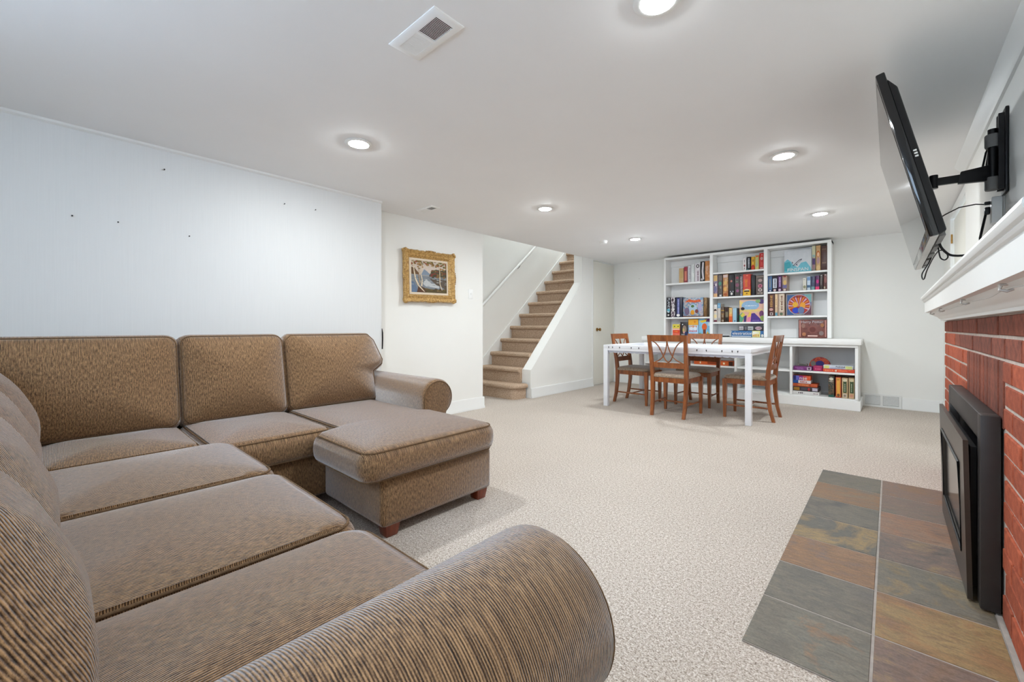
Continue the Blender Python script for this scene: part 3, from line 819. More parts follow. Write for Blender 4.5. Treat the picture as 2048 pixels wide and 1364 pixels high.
# counter, left bay
game(-2.627, -2.509, 1.053, 'C', 'small yellow topped red card game with two eyes', [(236, 150, 124), (232, 92, 66)], [('r', 0, 1, .66, 1, (226, 208, 84)), ('e', .27, .82, .09, .05, (90, 100, 40)), ('e', .77, .82, .09, .05, (90, 100, 40)), ('r', .05, .95, .26, .5, (226, 76, 50)), ('b', .28, .75, .38, .08, 4, (240, 170, 70)), ('r', 0, 1, .52, .64, (240, 196, 170))], depth=.05, yf=6.79, scale=8)
game(-2.503, -2.381, 1.088, 'C', 'small black game box with pale moth-like figure', [(36, 32, 36), (48, 42, 44)], [('e', .55, .5, .26, .26, (150, 130, 112)), ('e', .42, .42, .12, .14, (196, 176, 110)), ('e', .5, .28, .16, .08, (214, 160, 150)), ('e', .3, .83, .06, .04, WH), ('b', .15, .85, .12, .09, 6, (196, 192, 196)), ('r', .6, 1, 0, .3, (42, 52, 92))], depth=.05, yf=6.79)
game(-2.377, -2.224, 1.128, 'C', 'orange and pale blue game box between moth box and cartoon box', [(150, 190, 226), (176, 208, 236)], [('r', 0, 1, .66, 1, (236, 172, 58)), ('b', .1, .9, .58, .12, 5, (232, 150, 80)), ('e', .3, .46, .18, .1, (224, 228, 240)), ('e', .68, .46, .18, .1, (226, 230, 240)), ('b', .1, .9, .31, .1, 6, (214, 96, 84)), ('e', .65, .85, .1, .06, (220, 130, 40))], depth=.05, yf=6.79)
game(-2.220, -2.046, 1.132, 'C', 'bright blue game box with orange tree and yellow title', [(112, 176, 214), (140, 196, 226)], [('r', .55, 1, .84, 1, (104, 54, 100)), ('p', [(.05, .88), (.7, .98), (.62, .84), (.3, .78)], (228, 196, 62)), ('e', .5, .55, .22, .2, (222, 100, 46)), ('r', .38, .62, .05, .4, (120, 60, 36)), ('p', [(.6, .06), (.78, .32), (.92, .06)], (240, 184, 60)), ('e', .12, .1, .16, .1, (96, 160, 90)), ('e', .9, .1, .14, .1, (110, 150, 70)), ('e', .88, .7, .1, .1, (206, 220, 228))], depth=.05, yf=6.79)
# middle bay, top shelf
game(-1.594, -1.548, 2.004, 'M1', 'slim white game box on the top middle shelf', [(228, 222, 222), (236, 230, 228)], [('e', .5, .4, .25, .1, (150, 84, 84)), ('v', .35, .65, .6, .9, 3, (90, 80, 84)), ('v', .35, .65, .1, .25, 2, (90, 80, 84))])
game(-1.545, -1.490, 2.02, 'M1', 'black game box with white upright lettering, top middle shelf', [(36, 36, 42)], [('v', .3, .72, .18, .9, 8, (196, 198, 206)), ('r', .1, .4, .03, .1, (60, 130, 130))])
game(-1.485, -1.440, 2.016, 'M1', 'yellow game box with red foot on top middle shelf', [(230, 186, 50), (226, 170, 44)], [('r', 0, 1, 0, .3, (206, 70, 40)), ('e', .55, .7, .25, .1, (170, 120, 50)), ('e', .5, .3, .3, .09, (180, 40, 30))])
game(-1.436, -1.388, 2.032, 'M1', 'yellow green game box beside the red one', [(226, 190, 62), (206, 196, 120)], [('p', [(.2, .1), (.7, .3), (.5, .6), (.8, .85), (.4, .7), (.3, .4)], (150, 176, 160)), ('r', .2, .9, .88, .96, (204, 60, 44))])
game(-1.384, -1.327, 2.056, 'M1', 'tall red game box at right end of top middle shelf', [(186, 38, 38), (200, 48, 44)], [('e', .55, .66, .3, .1, (206, 160, 150)), ('v', .35, .75, .2, .45, 4, (220, 90, 76)), ('r', .2, .85, .05, .1, (228, 200, 190)), ('e', .6, .88, .2, .04, (220, 140, 130))])
# middle bay, second shelf
game(-1.995, -1.935, 1.797, 'M2', 'game box with tan top and purple picture, leftmost second shelf', [(90, 84, 120), (160, 140, 160), (70, 60, 92)], [('r', .05, .95, .72, .98, (216, 180, 118)), ('r', .05, .95, 0, .16, (226, 180, 130)), ('e', .6, .55, .2, .06, (230, 220, 220)), ('e', .45, .36, .3, .13, (116, 122, 160))], scale=22)
game(-1.931, -1.868, 1.795, 'M2', 'grey game box with teal flame on spine', [(84, 76, 74), (100, 92, 88), (70, 62, 66)], [('r', .1, .9, .75, .95, (122, 108, 102)), ('e', .45, .6, .35, .09, (84, 150, 126)), ('r', .35, .8, .02, .1, (210, 206, 206)), ('e', .6, .42, .15, .06, (160, 150, 130))], scale=22)
game(-1.862, -1.790, 1.793, 'M2', 'tan comic-style game box with orange figures', [(214, 176, 130), (196, 140, 90), (180, 110, 66)], [('r', .05, .95, .86, .98, (220, 196, 190)), ('e', .5, .62, .3, .1, (220, 182, 110)), ('e', .45, .35, .3, .1, (232, 180, 100)), ('e', .5, .1, .4, .06, (170, 90, 50))], scale=20)
game(-1.784, -1.708, 1.782, 'M2', 'black game box with small red emblem near its top', [(46, 44, 46), (38, 38, 40)], [('e', .5, .7, .18, .05, (206, 130, 120)), ('e', .25, .5, .06, .3, (84, 40, 44)), ('e', .55, .12, .2, .06, WH), ('e', .35, .22, .1, .03, (200, 200, 206)), ('e', .8, .22, .1, .03, (200, 200, 206))])
game(-1.702, -1.632, 1.772, 'M2', 'dark grey game box with magenta blossoms on spine', [(66, 62, 60), (82, 76, 72)], [('e', .5, .86, .28, .06, (160, 74, 88)), ('e', .5, .52, .36, .09, (142, 88, 110)), ('e', .55, .25, .28, .07, (150, 90, 128)), ('e', .45, .68, .2, .03, (120, 130, 110))])
game(-1.629, -1.596, 1.752, 'M2', 'thin silver grey speckled game box left of the red box', [(170, 160, 166), (130, 116, 122), (206, 200, 204)], [('r', .1, .9, .02, .1, (130, 150, 180))], scale=30)
game(-1.592, -1.492, 1.774, 'M2', 'wide red game box with yellow lower band', [(204, 62, 48), (212, 72, 56)], [('r', 0, 1, 0, .28, (236, 186, 56)), ('v', .2, .62, .42, .78, 6, (226, 130, 50)), ('e', .5, .25, .34, .055, (240, 214, 170)), ('r', .15, .85, .18, .24, (66, 46, 30)), ('e', .5, .1, .12, .03, (150, 100, 30)), ('e', .55, .93, .14, .03, (236, 130, 110))])
game(-1.489, -1.434, 1.756, 'M2', 'plain black rounded game case right of the red box', [(44, 46, 50), (38, 40, 44)], rounded=.014)
game(-1.428, -1.326, 1.742, 'M2', 'dark brown game box with three pink symbols', [(82, 70, 66), (96, 84, 78)], [('r', .1, .95, .9, .95, (150, 136, 128)), ('e', .55, .74, .26, .08, (176, 150, 146)), ('e', .55, .46, .28, .1, (190, 110, 130)), ('e', .55, .46, .1, .04, (110, 50, 70)), ('e', .55, .26, .25, .08, (206, 190, 184)), ('e', .55, .26, .12, .035, (90, 70, 70)), ('b', .25, .9, .1, .08, 3, (200, 186, 170))])
# middle bay, third shelf
game(-1.995, -1.941, 1.346, 'M3', 'white game box with dark-haired cartoon scene, leftmost third shelf', [(226, 222, 220), (214, 208, 200)], [('e', .5, .68, .36, .07, (70, 52, 46)), ('e', .5, .58, .3, .07, (232, 210, 184)), ('e', .5, .34, .4, .12, (236, 214, 160)), ('r', .1, .95, .02, .12, (110, 36, 60))])
game(-1.938, -1.893, 1.366, 'M3', 'tall pale blue topped game box on third middle shelf', [(216, 206, 196), (206, 196, 184)], [('r', 0, 1, .74, 1, (110, 166, 204)), ('e', .45, .86, .25, .06, (170, 206, 228)), ('e', .5, .14, .35, .1, (168, 166, 168))])
game(-1.890, -1.841, 1.310, 'M3', 'brown game box with gold bands on third middle shelf', [(104, 76, 48), (84, 58, 36)], [('r', .05, .95, .74, .78, (206, 166, 70)), ('r', .05, .95, .5, .56, (170, 130, 80)), ('e', .5, .4, .3, .1, (150, 130, 106)), ('e', .5, .1, .3, .07, (170, 156, 138))])
game(-1.834, -1.784, 1.308, 'M3', 'dark brown game box with grey panel on third middle shelf', [(84, 70, 52), (72, 58, 44)], [('r', .2, .85, .7, .96, (60, 36, 36)), ('r', .15, .9, .34, .66, (130, 120, 98)), ('r', .2, .85, .06, .28, (30, 24, 20))])
game(-1.779, -1.733, 1.292, 'M3', 'cream to orange game box on third middle shelf', [(236, 206, 150), (232, 190, 120)], [('r', 0, 1, 0, .4, (224, 100, 48)), ('e', .5, .78, .25, .09, (206, 190, 120)), ('r', 0, 1, .4, .56, (238, 160, 90)), ('e', .5, .08, .15, .04, (120, 40, 30))])
game(-1.729, -1.674, 1.288, 'M3', 'plain light blue game box on third middle shelf', [(164, 200, 216), (156, 194, 212)], [('r', .4, .7, .04, .12, (50, 70, 90)), ('r', 0, .14, 0, 1, (196, 196, 216))])
game(-1.671, -1.650, 1.285, 'M3', 'very slim black game box beside the pastel picture box', [(44, 44, 50)], [('r', .1, .9, .3, .6, (50, 76, 56))])
game(-1.646, -1.327, 1.402, 'M3', 'large pastel picture game box with purple and yellow plants', [(226, 196, 160), (232, 178, 160), (236, 204, 120)], [
    ('e', .45, .74, .36, .22, (150, 186, 216)), ('r', 0, .9, .46, .56, (236, 206, 130)), ('p', [(.42, 0), (.5, .38), (.62, .4), (.98, .0)], (84, 58, 140)), ('p', [(.3, 0), (.38, .42), (.5, .42), (.46, 0)], (232, 140, 170)), ('p', [(.34, .2), (.4, .44), (.5, .44), (.47, .25)], (236, 200, 92)),
    ('p', [(0, 0), (0, .3), (.12, .44), (.2, .2), (.12, 0)], (96, 166, 128)), ('p', [(.05, .3), (.16, .44), (.24, .32), (.12, .2)], (226, 208, 84)), ('e', .14, .6, .08, .07, (48, 44, 48)), ('p', [(.18, 0), (.2, .26), (.3, .3), (.28, 0)], (70, 52, 110)),
    ('e', .9, .9, .12, .1, (90, 70, 120)), ('e', .76, .92, .1, .08, (140, 180, 120)), ('e', .9, .36, .09, .14, (120, 70, 110)), ('e', .93, .16, .08, .12, (150, 170, 90)), ('b', .24, .72, .73, .045, 8, (240, 242, 246)), ('b', .52, .82, .07, .02, 8, (180, 160, 210))], depth=.06, yf=6.79, scale=9)
game(-1.749, -1.327, .953, 'C', 'long flat blue game box with white title lying on counter', [(32, 92, 148), (36, 100, 156)], [('r', .66, .9, 0, 1, (226, 222, 150)), ('b', .68, .88, .7, .4, 4, (240, 240, 240)), ('b', .68, .88, .28, .4, 4, (206, 150, 90)), ('r', .02, .63, .06, .2, (210, 216, 226)), ('t', 'Telestrations', .34, .58, .062, WH, 0), ('e', .96, .25, .035, .24, (226, 226, 214))], depth=.17, yf=6.76)
game(-1.651, -1.333, 1.022, 'C', 'flat black game box with white panels atop the blue box', [(44, 40, 46), (52, 46, 52)], [('r', .02, .2, .12, .9, (196, 192, 196)), ('b', .04, .18, .45, .4, 3, (120, 112, 116)), ('r', .25, .34, .15, .85, (110, 108, 114)), ('r', .38, .6, .12, .9, (186, 190, 192)), ('b', .4, .58, .45, .4, 4, (124, 124, 128)), ('e', .81, .52, .13, .36, (210, 186, 192)), ('b', .71, .91, .52, .3, 6, (120, 50, 66))], depth=.15, yf=6.77, z0=.9545)
game(-1.90, -1.80, .877, 'C', 'flat dark tablet-like case lying on the counter', [(40, 42, 48)], [], depth=.12, yf=6.77, rounded=.004, cat='case')
# right bay, top shelf
game(-1.086, -.775, 2.048, 'R1', 'white and teal game box with a long fish, top right shelf', [(214, 216, 220), (206, 210, 214)], [
    ('p', [(0, 0), (0, .5), (.12, .62), (.25, .5), (.32, .36), (.5, .22), (.62, .42), (.8, .46), (.95, .2), (1, 0)], (112, 186, 202)), ('p', [(0, .1), (0, .46), (.2, .5), (.26, .3), (.1, .1)], (70, 164, 176)), ('p', [(.3, .3), (.55, .56), (.66, .6), (.64, .54), (.4, .3)], (60, 60, 70)), ('p', [(.34, .31), (.56, .53), (.62, .55), (.42, .32)], (196, 196, 204)), ('p', [(.28, .52), (.33, .44), (.3, .4)], (50, 54, 60)), ('p', [(.42, .34), (.5, .3), (.46, .4)], (90, 80, 96)),
    ('t', 'FINSPAN', .5, .12, .062, WH, 0)], depth=.06, yf=6.79)
game(-.771, -.732, 2.078, 'R1', 'slim game box with green sky over purple, top right shelf', [(190, 180, 146), (150, 140, 130)], [('r', 0, 1, .55, 1, (196, 194, 160)), ('e', .5, .6, .4, .05, (140, 170, 170)), ('r', .1, .9, .25, .5, (76, 54, 104)), ('e', .5, .16, .35, .1, (150, 110, 120))])
game(-.729, -.678, 2.078, 'R1', 'tan game box with orange-haired figure, top right shelf', [(206, 170, 122), (196, 156, 106)], [('e', .5, .66, .4, .13, (190, 104, 44)), ('e', .5, .64, .25, .09, (230, 190, 150)), ('e', .5, .4, .35, .13, (176, 140, 140)), ('e', .5, .12, .38, .1, (216, 184, 130))])
game(-.675, -.608, 2.066, 'R1', 'dark chocolate game box at right end of top shelf', [(88, 54, 46), (76, 46, 40)], [('b', .2, .85, .86, .06, 5, (130, 104, 84)), ('b', .2, .85, .3, .08, 5, (150, 120, 100))])
# right bay, second shelf
game(-1.276, -1.226, 1.717, 'R2', 'slate blue game box, leftmost on second right shelf', [(70, 104, 150), (84, 116, 160)], [('v', .35, .62, .3, .85, 8, (170, 164, 130)), ('r', .15, .9, .0, .16, (60, 62, 96)), ('e', .55, .08, .2, .05, (200, 204, 220))])
game(-1.222, -1.166, 1.715, 'R2', 'white panelled dark game box on second right shelf', [(50, 44, 56), (44, 38, 48)], [('r', .1, .95, .24, .84, (216, 222, 232)), ('v', .35, .75, .28, .8, 7, (70, 66, 70)), ('e', .5, .1, .3, .07, (226, 200, 200))])
game(-1.162, -1.110, 1.717, 'R2', 'dark purple game box with lilac lettering, second right shelf', [(84, 40, 92), (74, 36, 80)], [('v', .35, .75, .3, .9, 8, (206, 170, 220)), ('e', .5, .1, .3, .07, (226, 206, 216))])
game(-1.106, -1.048, 1.712, 'R2', 'tan and violet game box left of the empty gap', [(196, 166, 136), (180, 150, 130)], [('r', .05, .95, .2, .42, (110, 104, 150)), ('e', .55, .55, .3, .16, (216, 184, 110)), ('r', .05, .95, 0, .18, (90, 66, 70)), ('e', .5, .09, .3, .06, (226, 210, 196)), ('r', .2, .8, .9, 1, (150, 70, 66))])
game(-.872, -.831, 1.660, 'R2', 'short cream white game box right of the empty gap', [(222, 218, 204), (212, 208, 196)], [('e', .5, .28, .4, .12, (140, 140, 110)), ('b', .2, .8, .88, .05, 3, (120, 116, 110))])
game(-.826, -.785, 1.680, 'R2', 'sky blue snowy game box on second right shelf', [(176, 196, 218), (196, 210, 224)], [('r', .05, .95, .7, .95, (116, 150, 190)), ('r', .05, .95, .18, .36, (70, 104, 136)), ('r', .05, .95, 0, .16, (190, 204, 214))])
game(-.781, -.738, 1.678, 'R2', 'navy game box with teal foot on second right shelf', [(48, 44, 84), (60, 66, 96)], [('r', .05, .95, 0, .24, (112, 150, 152)), ('e', .6, .62, .3, .1, (80, 96, 116))])
game(-.735, -.691, 1.682, 'R2', 'purple game box with hot pink base', [(90, 34, 96), (80, 30, 84)], [('r', .0, 1, 0, .22, (226, 66, 116)), ('e', .55, .58, .32, .14, (206, 50, 130))])
game(-.688, -.653, 1.694, 'R2', 'slim charcoal brown game box on second right shelf', [(76, 60, 56), (66, 52, 50)], [('v', .3, .6, .3, .85, 7, (150, 140, 134)), ('e', .5, .93, .2, .03, (210, 206, 204))])
game(-.649, -.608, 1.696, 'R2', 'maroon game box at right end of second shelf', [(110, 62, 56), (96, 52, 48)], [('e', .55, .6, .3, .2, (150, 96, 92)), ('e', .5, .94, .2, .03, (214, 206, 200)), ('e', .3, .12, .22, .08, (190, 184, 160))])
# right bay, third shelf
game(-1.277, -1.198, 1.470, 'R3', 'thick dark brown game box with gold scrolls', [(96, 54, 46), (84, 46, 40)], [('v', .3, .75, .42, .95, 7, (190, 142, 78)), ('e', .5, .3, .32, .06, (206, 160, 150)), ('r', .3, .8, .04, .16, (206, 190, 184)), ('e', .55, .1, .15, .035, (60, 40, 40))])
game(-1.193, -1.157, 1.469, 'R3', 'slim peach coloured game box on third right shelf', [(226, 194, 158), (214, 184, 152)], [('r', .1, .9, .4, .95, (232, 200, 160)), ('r', .1, .9, .02, .16, (96, 156, 180)), ('v', .35, .6, .5, .8, 4, (190, 140, 96))])
game(-1.154, -1.078, 1.468, 'R3', 'cream game box with brown spine lettering, third right shelf', [(218, 196, 172), (190, 164, 148)], [('r', .25, .85, .2, .97, (226, 212, 190)), ('v', .36, .76, .26, .92, 9, (130, 92, 76)), ('e', .5, .09, .25, .06, (90, 110, 84))], scale=30)
rays = []
for j in range(14):
    a0 = math.pi * (j / 14) * 1.25 - .39; a1 = a0 + .15
    rays.append(('p', [(.5, .42), (.5 + .40 * math.cos(a0), .42 + .46 * math.sin(a0)), (.5 + .40 * math.cos(a1), .42 + .46 * math.sin(a1))], (216, 132, 60) if j % 2 else (206, 170, 190)))
game(-1.069, -.764, 1.462, 'R3', 'grey framed game box with round sunburst picture face-out', [(150, 138, 136), (160, 150, 146)], [('r', .05, .95, .04, .94, (66, 100, 150)), ('r', .5, .95, .04, .45, (104, 66, 80)), ('r', .7, .95, .6, .94, (120, 170, 172)), ('e', .5, .49, .43, .46, (176, 164, 176)), ('e', .5, .49, .40, .43, (178, 58, 44))] + rays + [('e', .36, .5, .1, .12, (232, 178, 60)), ('e', .64, .46, .1, .14, (228, 160, 60)), ('e', .38, .24, .13, .13, (50, 76, 190)), ('e', .58, .24, .12, .16, (106, 122, 160)), ('b', .34, .7, .84, .07, 7, (110, 36, 34)), ('r', .3, .7, .05, .1, (150, 160, 164))], depth=.06, yf=6.79)
game(-.924, -.609, 1.108, 'C', 'dark maroon game box with silver title under right shelves', [(112, 62, 56), (126, 74, 66), (98, 54, 50)], [('r', .04, .075, .06, .95, (206, 150, 140)), ('r', .925, .96, .06, .95, (206, 150, 140)), ('t', 'Harry Potter', .48, .86, .046, (196, 190, 194), 0), ('e', .17, .66, .07, .12, (150, 112, 100)), ('e', .83, .68, .06, .1, (170, 116, 76)), ('e', .2, .2, .07, .1, (180, 120, 84)), ('e', .8, .26, .08, .12, (140, 120, 116)), ('e', .5, .45, .16, .2, (136, 84, 76)), ('e', .5, .45, .11, .14, (112, 60, 56)), ('r', .33, .67, .08, .15, (232, 196, 186))], depth=.06, yf=6.79, scale=20)
# base cabinet, right bay
game(-.940, -.742, .498, 'BS', 'flat purple game box on the base cabinet shelf', [(112, 40, 108), (120, 48, 116)], [('b', .1, .55, .62, .2, 7, (176, 120, 180)), ('b', .2, .58, .3, .2, 6, (176, 130, 180)), ('r', .74, .97, .12, .85, (196, 180, 190)), ('e', .86, .5, .07, .28, (96, 70, 90))], depth=.14, yf=6.51, scale=20)
game(-.905, -.800, .528, 'BS', 'small grey gadget box resting on the purple game box', [(110, 106, 100), (130, 122, 116)], [('r', .2, .9, .3, .8, (70, 74, 66))], depth=.1, yf=6.56, z0=.4995)
dome = B()
poly = [(-.115, 0)] + [(-.115 * math.cos(math.pi * k / 20), .045 + .125 * math.sin(math.pi * k / 20)) for k in range(21)] + [(.115, 0)]
dm = thing('game_tin', 'round-topped red game package with blue centre', 'game box', (-.675, 6.66, SH['BS'] + .0006), group='games in the base cabinet')
dome.prism(poly, 0, .05, 'y').obj('shell', art([(170, 36, 40), (200, 80, 40), (150, 24, 40)], 20, 91), dm)
def dec(pts, col, nm, y=-.001): B().prism(pts, y, .0005, 'y').obj(nm, flat(col), dm)
dec([(.045 * math.cos(2 * math.pi * k / 16), .085 + .04 * math.sin(2 * math.pi * k / 16)) for k in range(16)], (60, 58, 130), 'printed_emblem')
dec([(-.07 + .028 * math.cos(2 * math.pi * k / 16), .085 + .035 * math.sin(2 * math.pi * k / 16)) for k in range(16)], (140, 140, 130), 'printed_emblem')
dec([(-.11, .0), (-.11, .035), (.11, .035), (.11, 0)], (190, 40, 100), 'print_panel', -.0015)
game(-.732, -.634, .512, 'BS', 'magenta flat box in front of the round-topped package', [(176, 34, 90), (160, 28, 84)], [('b', .2, .8, .4, .3, 5, (214, 110, 140))], depth=.12, yf=6.53)
game(-.630, -.320, .484, 'BS', 'flat orange red game box at bottom of the pair', [(222, 84, 44), (214, 72, 42), (230, 110, 50)], [('b', .06, .35, .5, .5, 5, (240, 150, 110)), ('b', .5, .8, .5, .4, 7, (240, 140, 110)), ('e', .42, .5, .03, .3, (230, 220, 200))], depth=.14, yf=6.51)
game(-.627, -.334, .530, 'BS', 'flat pale puzzle box lying on the orange red box', [(214, 222, 226), (204, 210, 222)], [('r', .03, .2, .08, .9, (214, 216, 130)), ('r', .75, .97, .08, .9, (206, 214, 140)), ('t', 'PUZZLE', .58, .62, .026, BK, 0), ('b', .24, .7, .2, .2, 9, (140, 150, 200))], depth=.13, yf=6.52, z0=.4855)
game(-.946, -.664, .179, 'BL', 'white long flat box at the bottom of the stack', [(222, 220, 218), (230, 228, 226)], [('b', .22, .42, .5, .5, 3, (90, 80, 86)), ('b', .78, .95, .5, .3, 4, (140, 100, 110)), ('r', .45, .455, 0, 1, (190, 188, 188))], depth=.24, yf=6.50)
game(-.945, -.672, .236, 'BL', 'dark picture game box second from the stack bottom', [(50, 42, 48), (60, 50, 54)], [('r', .03, .26, .15, .85, (168, 124, 50)), ('r', .32, .55, .2, .8, (86, 80, 90)), ('e', .63, .5, .05, .35, (170, 60, 60)), ('r', .76, .96, .15, .85, (196, 190, 206))], depth=.22, yf=6.51, z0=.1805)
game(-.945, -.684, .278, 'BL', 'orange brown flat game box in the middle of the stack', [(204, 96, 48), (190, 84, 44)], [('b', .2, .66, .5, .5, 8, (230, 150, 96)), ('r', .7, .72, 0, 1, (130, 50, 30))], depth=.2, yf=6.51, z0=.2375)
game(-.945, -.752, .318, 'BL', 'blue and white flat game box second from the stack top', [(220, 206, 206), (230, 216, 214)], [('r', 0, .3, 0, 1, (38, 84, 150)), ('b', .4, .8, .5, .5, 5, (176, 84, 84))], depth=.18, yf=6.51, z0=.2795)
game(-.942, -.754, .378, 'BL', 'blue to orange game box with white letters topping the stack', [(220, 84, 46), (226, 92, 48)], [('r', 0, .16, 0, 1, (44, 46, 110)), ('r', .16, .34, 0, 1, (110, 110, 200)), ('r', .34, .56, 0, 1, (150, 50, 130)), ('r', .56, .76, 0, 1, (206, 80, 90)), ('t', 'nse', .58, .45, .062, WH, 0)], depth=.16, yf=6.51, z0=.3195)
game(-.576, -.515, .397, 'BL', 'dark green upright game box with white oval, lower right bay', [(64, 60, 48), (110, 86, 66), (54, 66, 56)], [('e', .5, .86, .36, .07, (214, 210, 190)), ('b', .15, .85, .74, .06, 4, (190, 184, 170)), ('r', .05, .95, .0, .1, (46, 96, 84))], depth=.22, yf=6.51, scale=22)
game(-.504, -.448, .388, 'BL', 'orange upright game box with red edges, lower right bay', [(196, 70, 44), (186, 62, 40)], [('r', .12, .88, .05, .97, (228, 160, 76)), ('r', .3, .7, .22, .8, (236, 176, 80)), ('b', .25, .75, .88, .06, 3, (120, 96, 50)), ('e', .5, .12, .28, .07, (120, 84, 56))], depth=.22, yf=6.51)
game(-.443, -.383, .384, 'BL', 'tan and dark green upright game box left of its twin', [(210, 182, 140), (202, 172, 130)], [('r', .22, .8, .26, .82, (70, 88, 60)), ('e', .5, .88, .36, .07, (214, 204, 176)), ('v', .42, .58, .32, .72, 8, (190, 196, 170)), ('r', .2, .8, .03, .22, (206, 196, 180)), ('e', .5, .12, .2, .06, (150, 130, 110))], depth=.22, yf=6.51)
game(-.378, -.322, .388, 'BL', 'tan and dark green upright game box against the cabinet side', [(206, 176, 134), (198, 168, 126)], [('r', .2, .9, .26, .82, (74, 90, 62)), ('e', .5, .88, .36, .07, (210, 196, 160)), ('v', .42, .58, .32, .72, 8, (190, 196, 170)), ('e', .5, .13, .34, .08, (206, 150, 124))], depth=.22, yf=6.51)
game(-2.208, -1.668, .508, 'BS', 'long flat orange game box seen beneath the table', [(206, 98, 36), (196, 88, 34)], [('b', .16, .22, .5, .5, 1, (230, 220, 190)), ('r', .36, .6, .2, .8, (140, 60, 26)), ('b', .76, .82, .5, .5, 1, (230, 214, 180)), ('r', .9, 1, 0, 1, (60, 34, 24))], depth=.24, yf=6.54)
game(-2.66, -2.36, .172, 'BL', 'red and white box low in the cabinet behind the chairs', [(196, 44, 48), (206, 60, 60)], [('b', .05, .95, .5, .5, 9, (230, 190, 190))], depth=.24, yf=6.53)

# ------------------------------------------------------------------ painting
pt = thing('framed_painting', 'ornate gold framed oil painting of birches by a lake', 'painting', (XP + .005, 2.79, 1.552), (R(1.3), 0, 0))
FW, FH = .35, .285
def outline_f(hw_, hh_, x, wav=0.0, n=28):
    pts = []
    for (ax, az), (bx_, bz_) in (((-1, -1), (1, -1)), ((1, -1), (1, 1)), ((1, 1), (-1, 1)), ((-1, 1), (-1, -1))):
        for k in range(n):
            f = k / n; y = (ax + (bx_ - ax) * f) * hw_; z = (az + (bz_ - az) * f) * hh_
            d = abs(f - .5) * 2
            o = wav * (.55 * math.cos(2 * math.pi * d * 1.0) ** 2 * (1 if d > .6 or d < .3 else .2) + .35 * max(0, d - .75) * 4 + .18 * math.sin(f * 60))
            if ax == bx_: y += ax * o
            else: z += az * o
            pts.append((x, y, z))
    return pts
B().rings([outline_f(FW - .022, FH - .022, .0), outline_f(FW - .012, FH - .012, .02, .012), outline_f(FW - .012, FH - .012, .045, .02), outline_f(FW - .022, FH - .022, .055, .014), outline_f(FW - .04, FH - .04, .044, .003), outline_f(FW - .052, FH - .052, .036), outline_f(FW - .066, FH - .066, .042), outline_f(FW - .085, FH - .085, .026), outline_f(FW - .092, FH - .092, .018)], cap1=False).obj('gold_frame', M['gold'], pt, smooth=50)
for sy in (-1, 1):
    for sz in (-1, 1):
        b = B()
        for k in range(5):
            a = R(90 * k / 4); cy, cz = sy * (FW - .035 + .02 * math.cos(a)), sz * (FH - .035 + .02 * math.sin(a))
            b.lathe([(0, -.008), (.013, -.004), (.016, .004), (.01, .014), (0, .017)], (.046, cy, cz), 'x', 10)
        b.obj('corner_ornament', M['gold'], pt, smooth=60)
for y, z in ((0, FH - .012), (0, -FH + .012), (FW - .012, 0), (-FW + .012, 0)):
    b = B()
    for k in range(-3, 4):
        dy, dz = (k * .02, 0) if y == 0 else (0, k * .02)
        b.lathe([(0, -.006), (.011 - abs(k) * .0015, -.002), (.012 - abs(k) * .0015, .004), (0, .012)], (.05, y + dy, z + dz), 'x', 8)
    b.obj('edge_ornament', M['gold'], pt, smooth=60)
iw, ih = FW - .088, FH - .088
def mat_ring(b, w0, h0, w1, h1, x):
    b.rings([[(x, -w0, -h0), (x, w0, -h0), (x, w0, h0), (x, -w0, h0)], [(x + .004, -w1, -h1), (x + .004, w1, -h1), (x + .004, w1, h1), (x + .004, -w1, h1)]], cap0=False, cap1=False)
mb = B(); mat_ring(mb, iw + .002, ih + .002, iw - .026, ih - .026, .016); mb.obj('linen_liner', paint('linen', srgb(226, 210, 188), .8, .05, 90), pt)
cw, chh = iw - .024, ih - .024
cv = bpy.data.meshes.new('canvas'); vb = []; fbs = []; mis = []; mats = []; midx = {}
def pc(rgb):
    if rgb not in midx: midx[rgb] = len(mats); mats.append(flat(rgb, .6))
    return midx[rgb]
layer = [0]
def poly(pts, rgb):
    layer[0] += 1; x = .0135 + layer[0] * .00002
    i = len(vb)
    # picture runs left to right along +Y when seen from the room
    for u, v in pts: vb.append((x, (u - .5) * 2 * cw, (v - .5) * 2 * chh))
    fbs.append(list(range(i, i + len(pts)))); mis.append(pc(rgb))
def blob(u, v, ru, rv, rgb, n=7):
    poly([(u + ru * random.uniform(.7, 1.2) * math.cos(2 * math.pi * k / n), v + rv * random.uniform(.7, 1.2) * math.sin(2 * math.pi * k / n)) for k in range(n)], rgb)
poly([(0, 0), (1, 0), (1, 1), (0, 1)], (206, 190, 176))
poly([(0, .5), (1, .5), (1, .56), (0, .56)], (150, 150, 150))
poly([(.0, .56), (.0, .78), (.1, .76), (.22, .6), (.22, .56)], (104, 74, 46))
poly([(.28, .56), (.36, .74), (.44, .68), (.56, .56)], (128, 142, 158))
poly([(.5, .56), (.58, .7), (.7, .76), (.85, .74), (1, .78), (1, .52), (.5, .5)], (84, 76, 58))
poly([(.52, .5), (.56, .62), (.72, .62), (.74, .46), (.55, .46)], (120, 60, 48))
poly([(0, 0), (0, .54), (1, .5), (1, 0)], (126, 132, 138))
poly([(0, .0), (0, .36), (.1, .3), (.2, .0)], (100, 120, 146))
poly([(.3, .3), (.42, .42), (.56, .3), (.8, .3), (.78, .16), (.4, .2)], (190, 192, 192))
poly([(.5, .46), (1, .44), (1, .1), (.86, .2), (.7, .26), (.6, .36)], (94, 82, 70))
poly([(.2, 0), (.3, .16), (.55, .12), (1, .12), (1, 0)], (92, 80, 48))
poly([(.15, 0), (.2, .2), (.36, .16), (.42, 0)], (98, 66, 48))
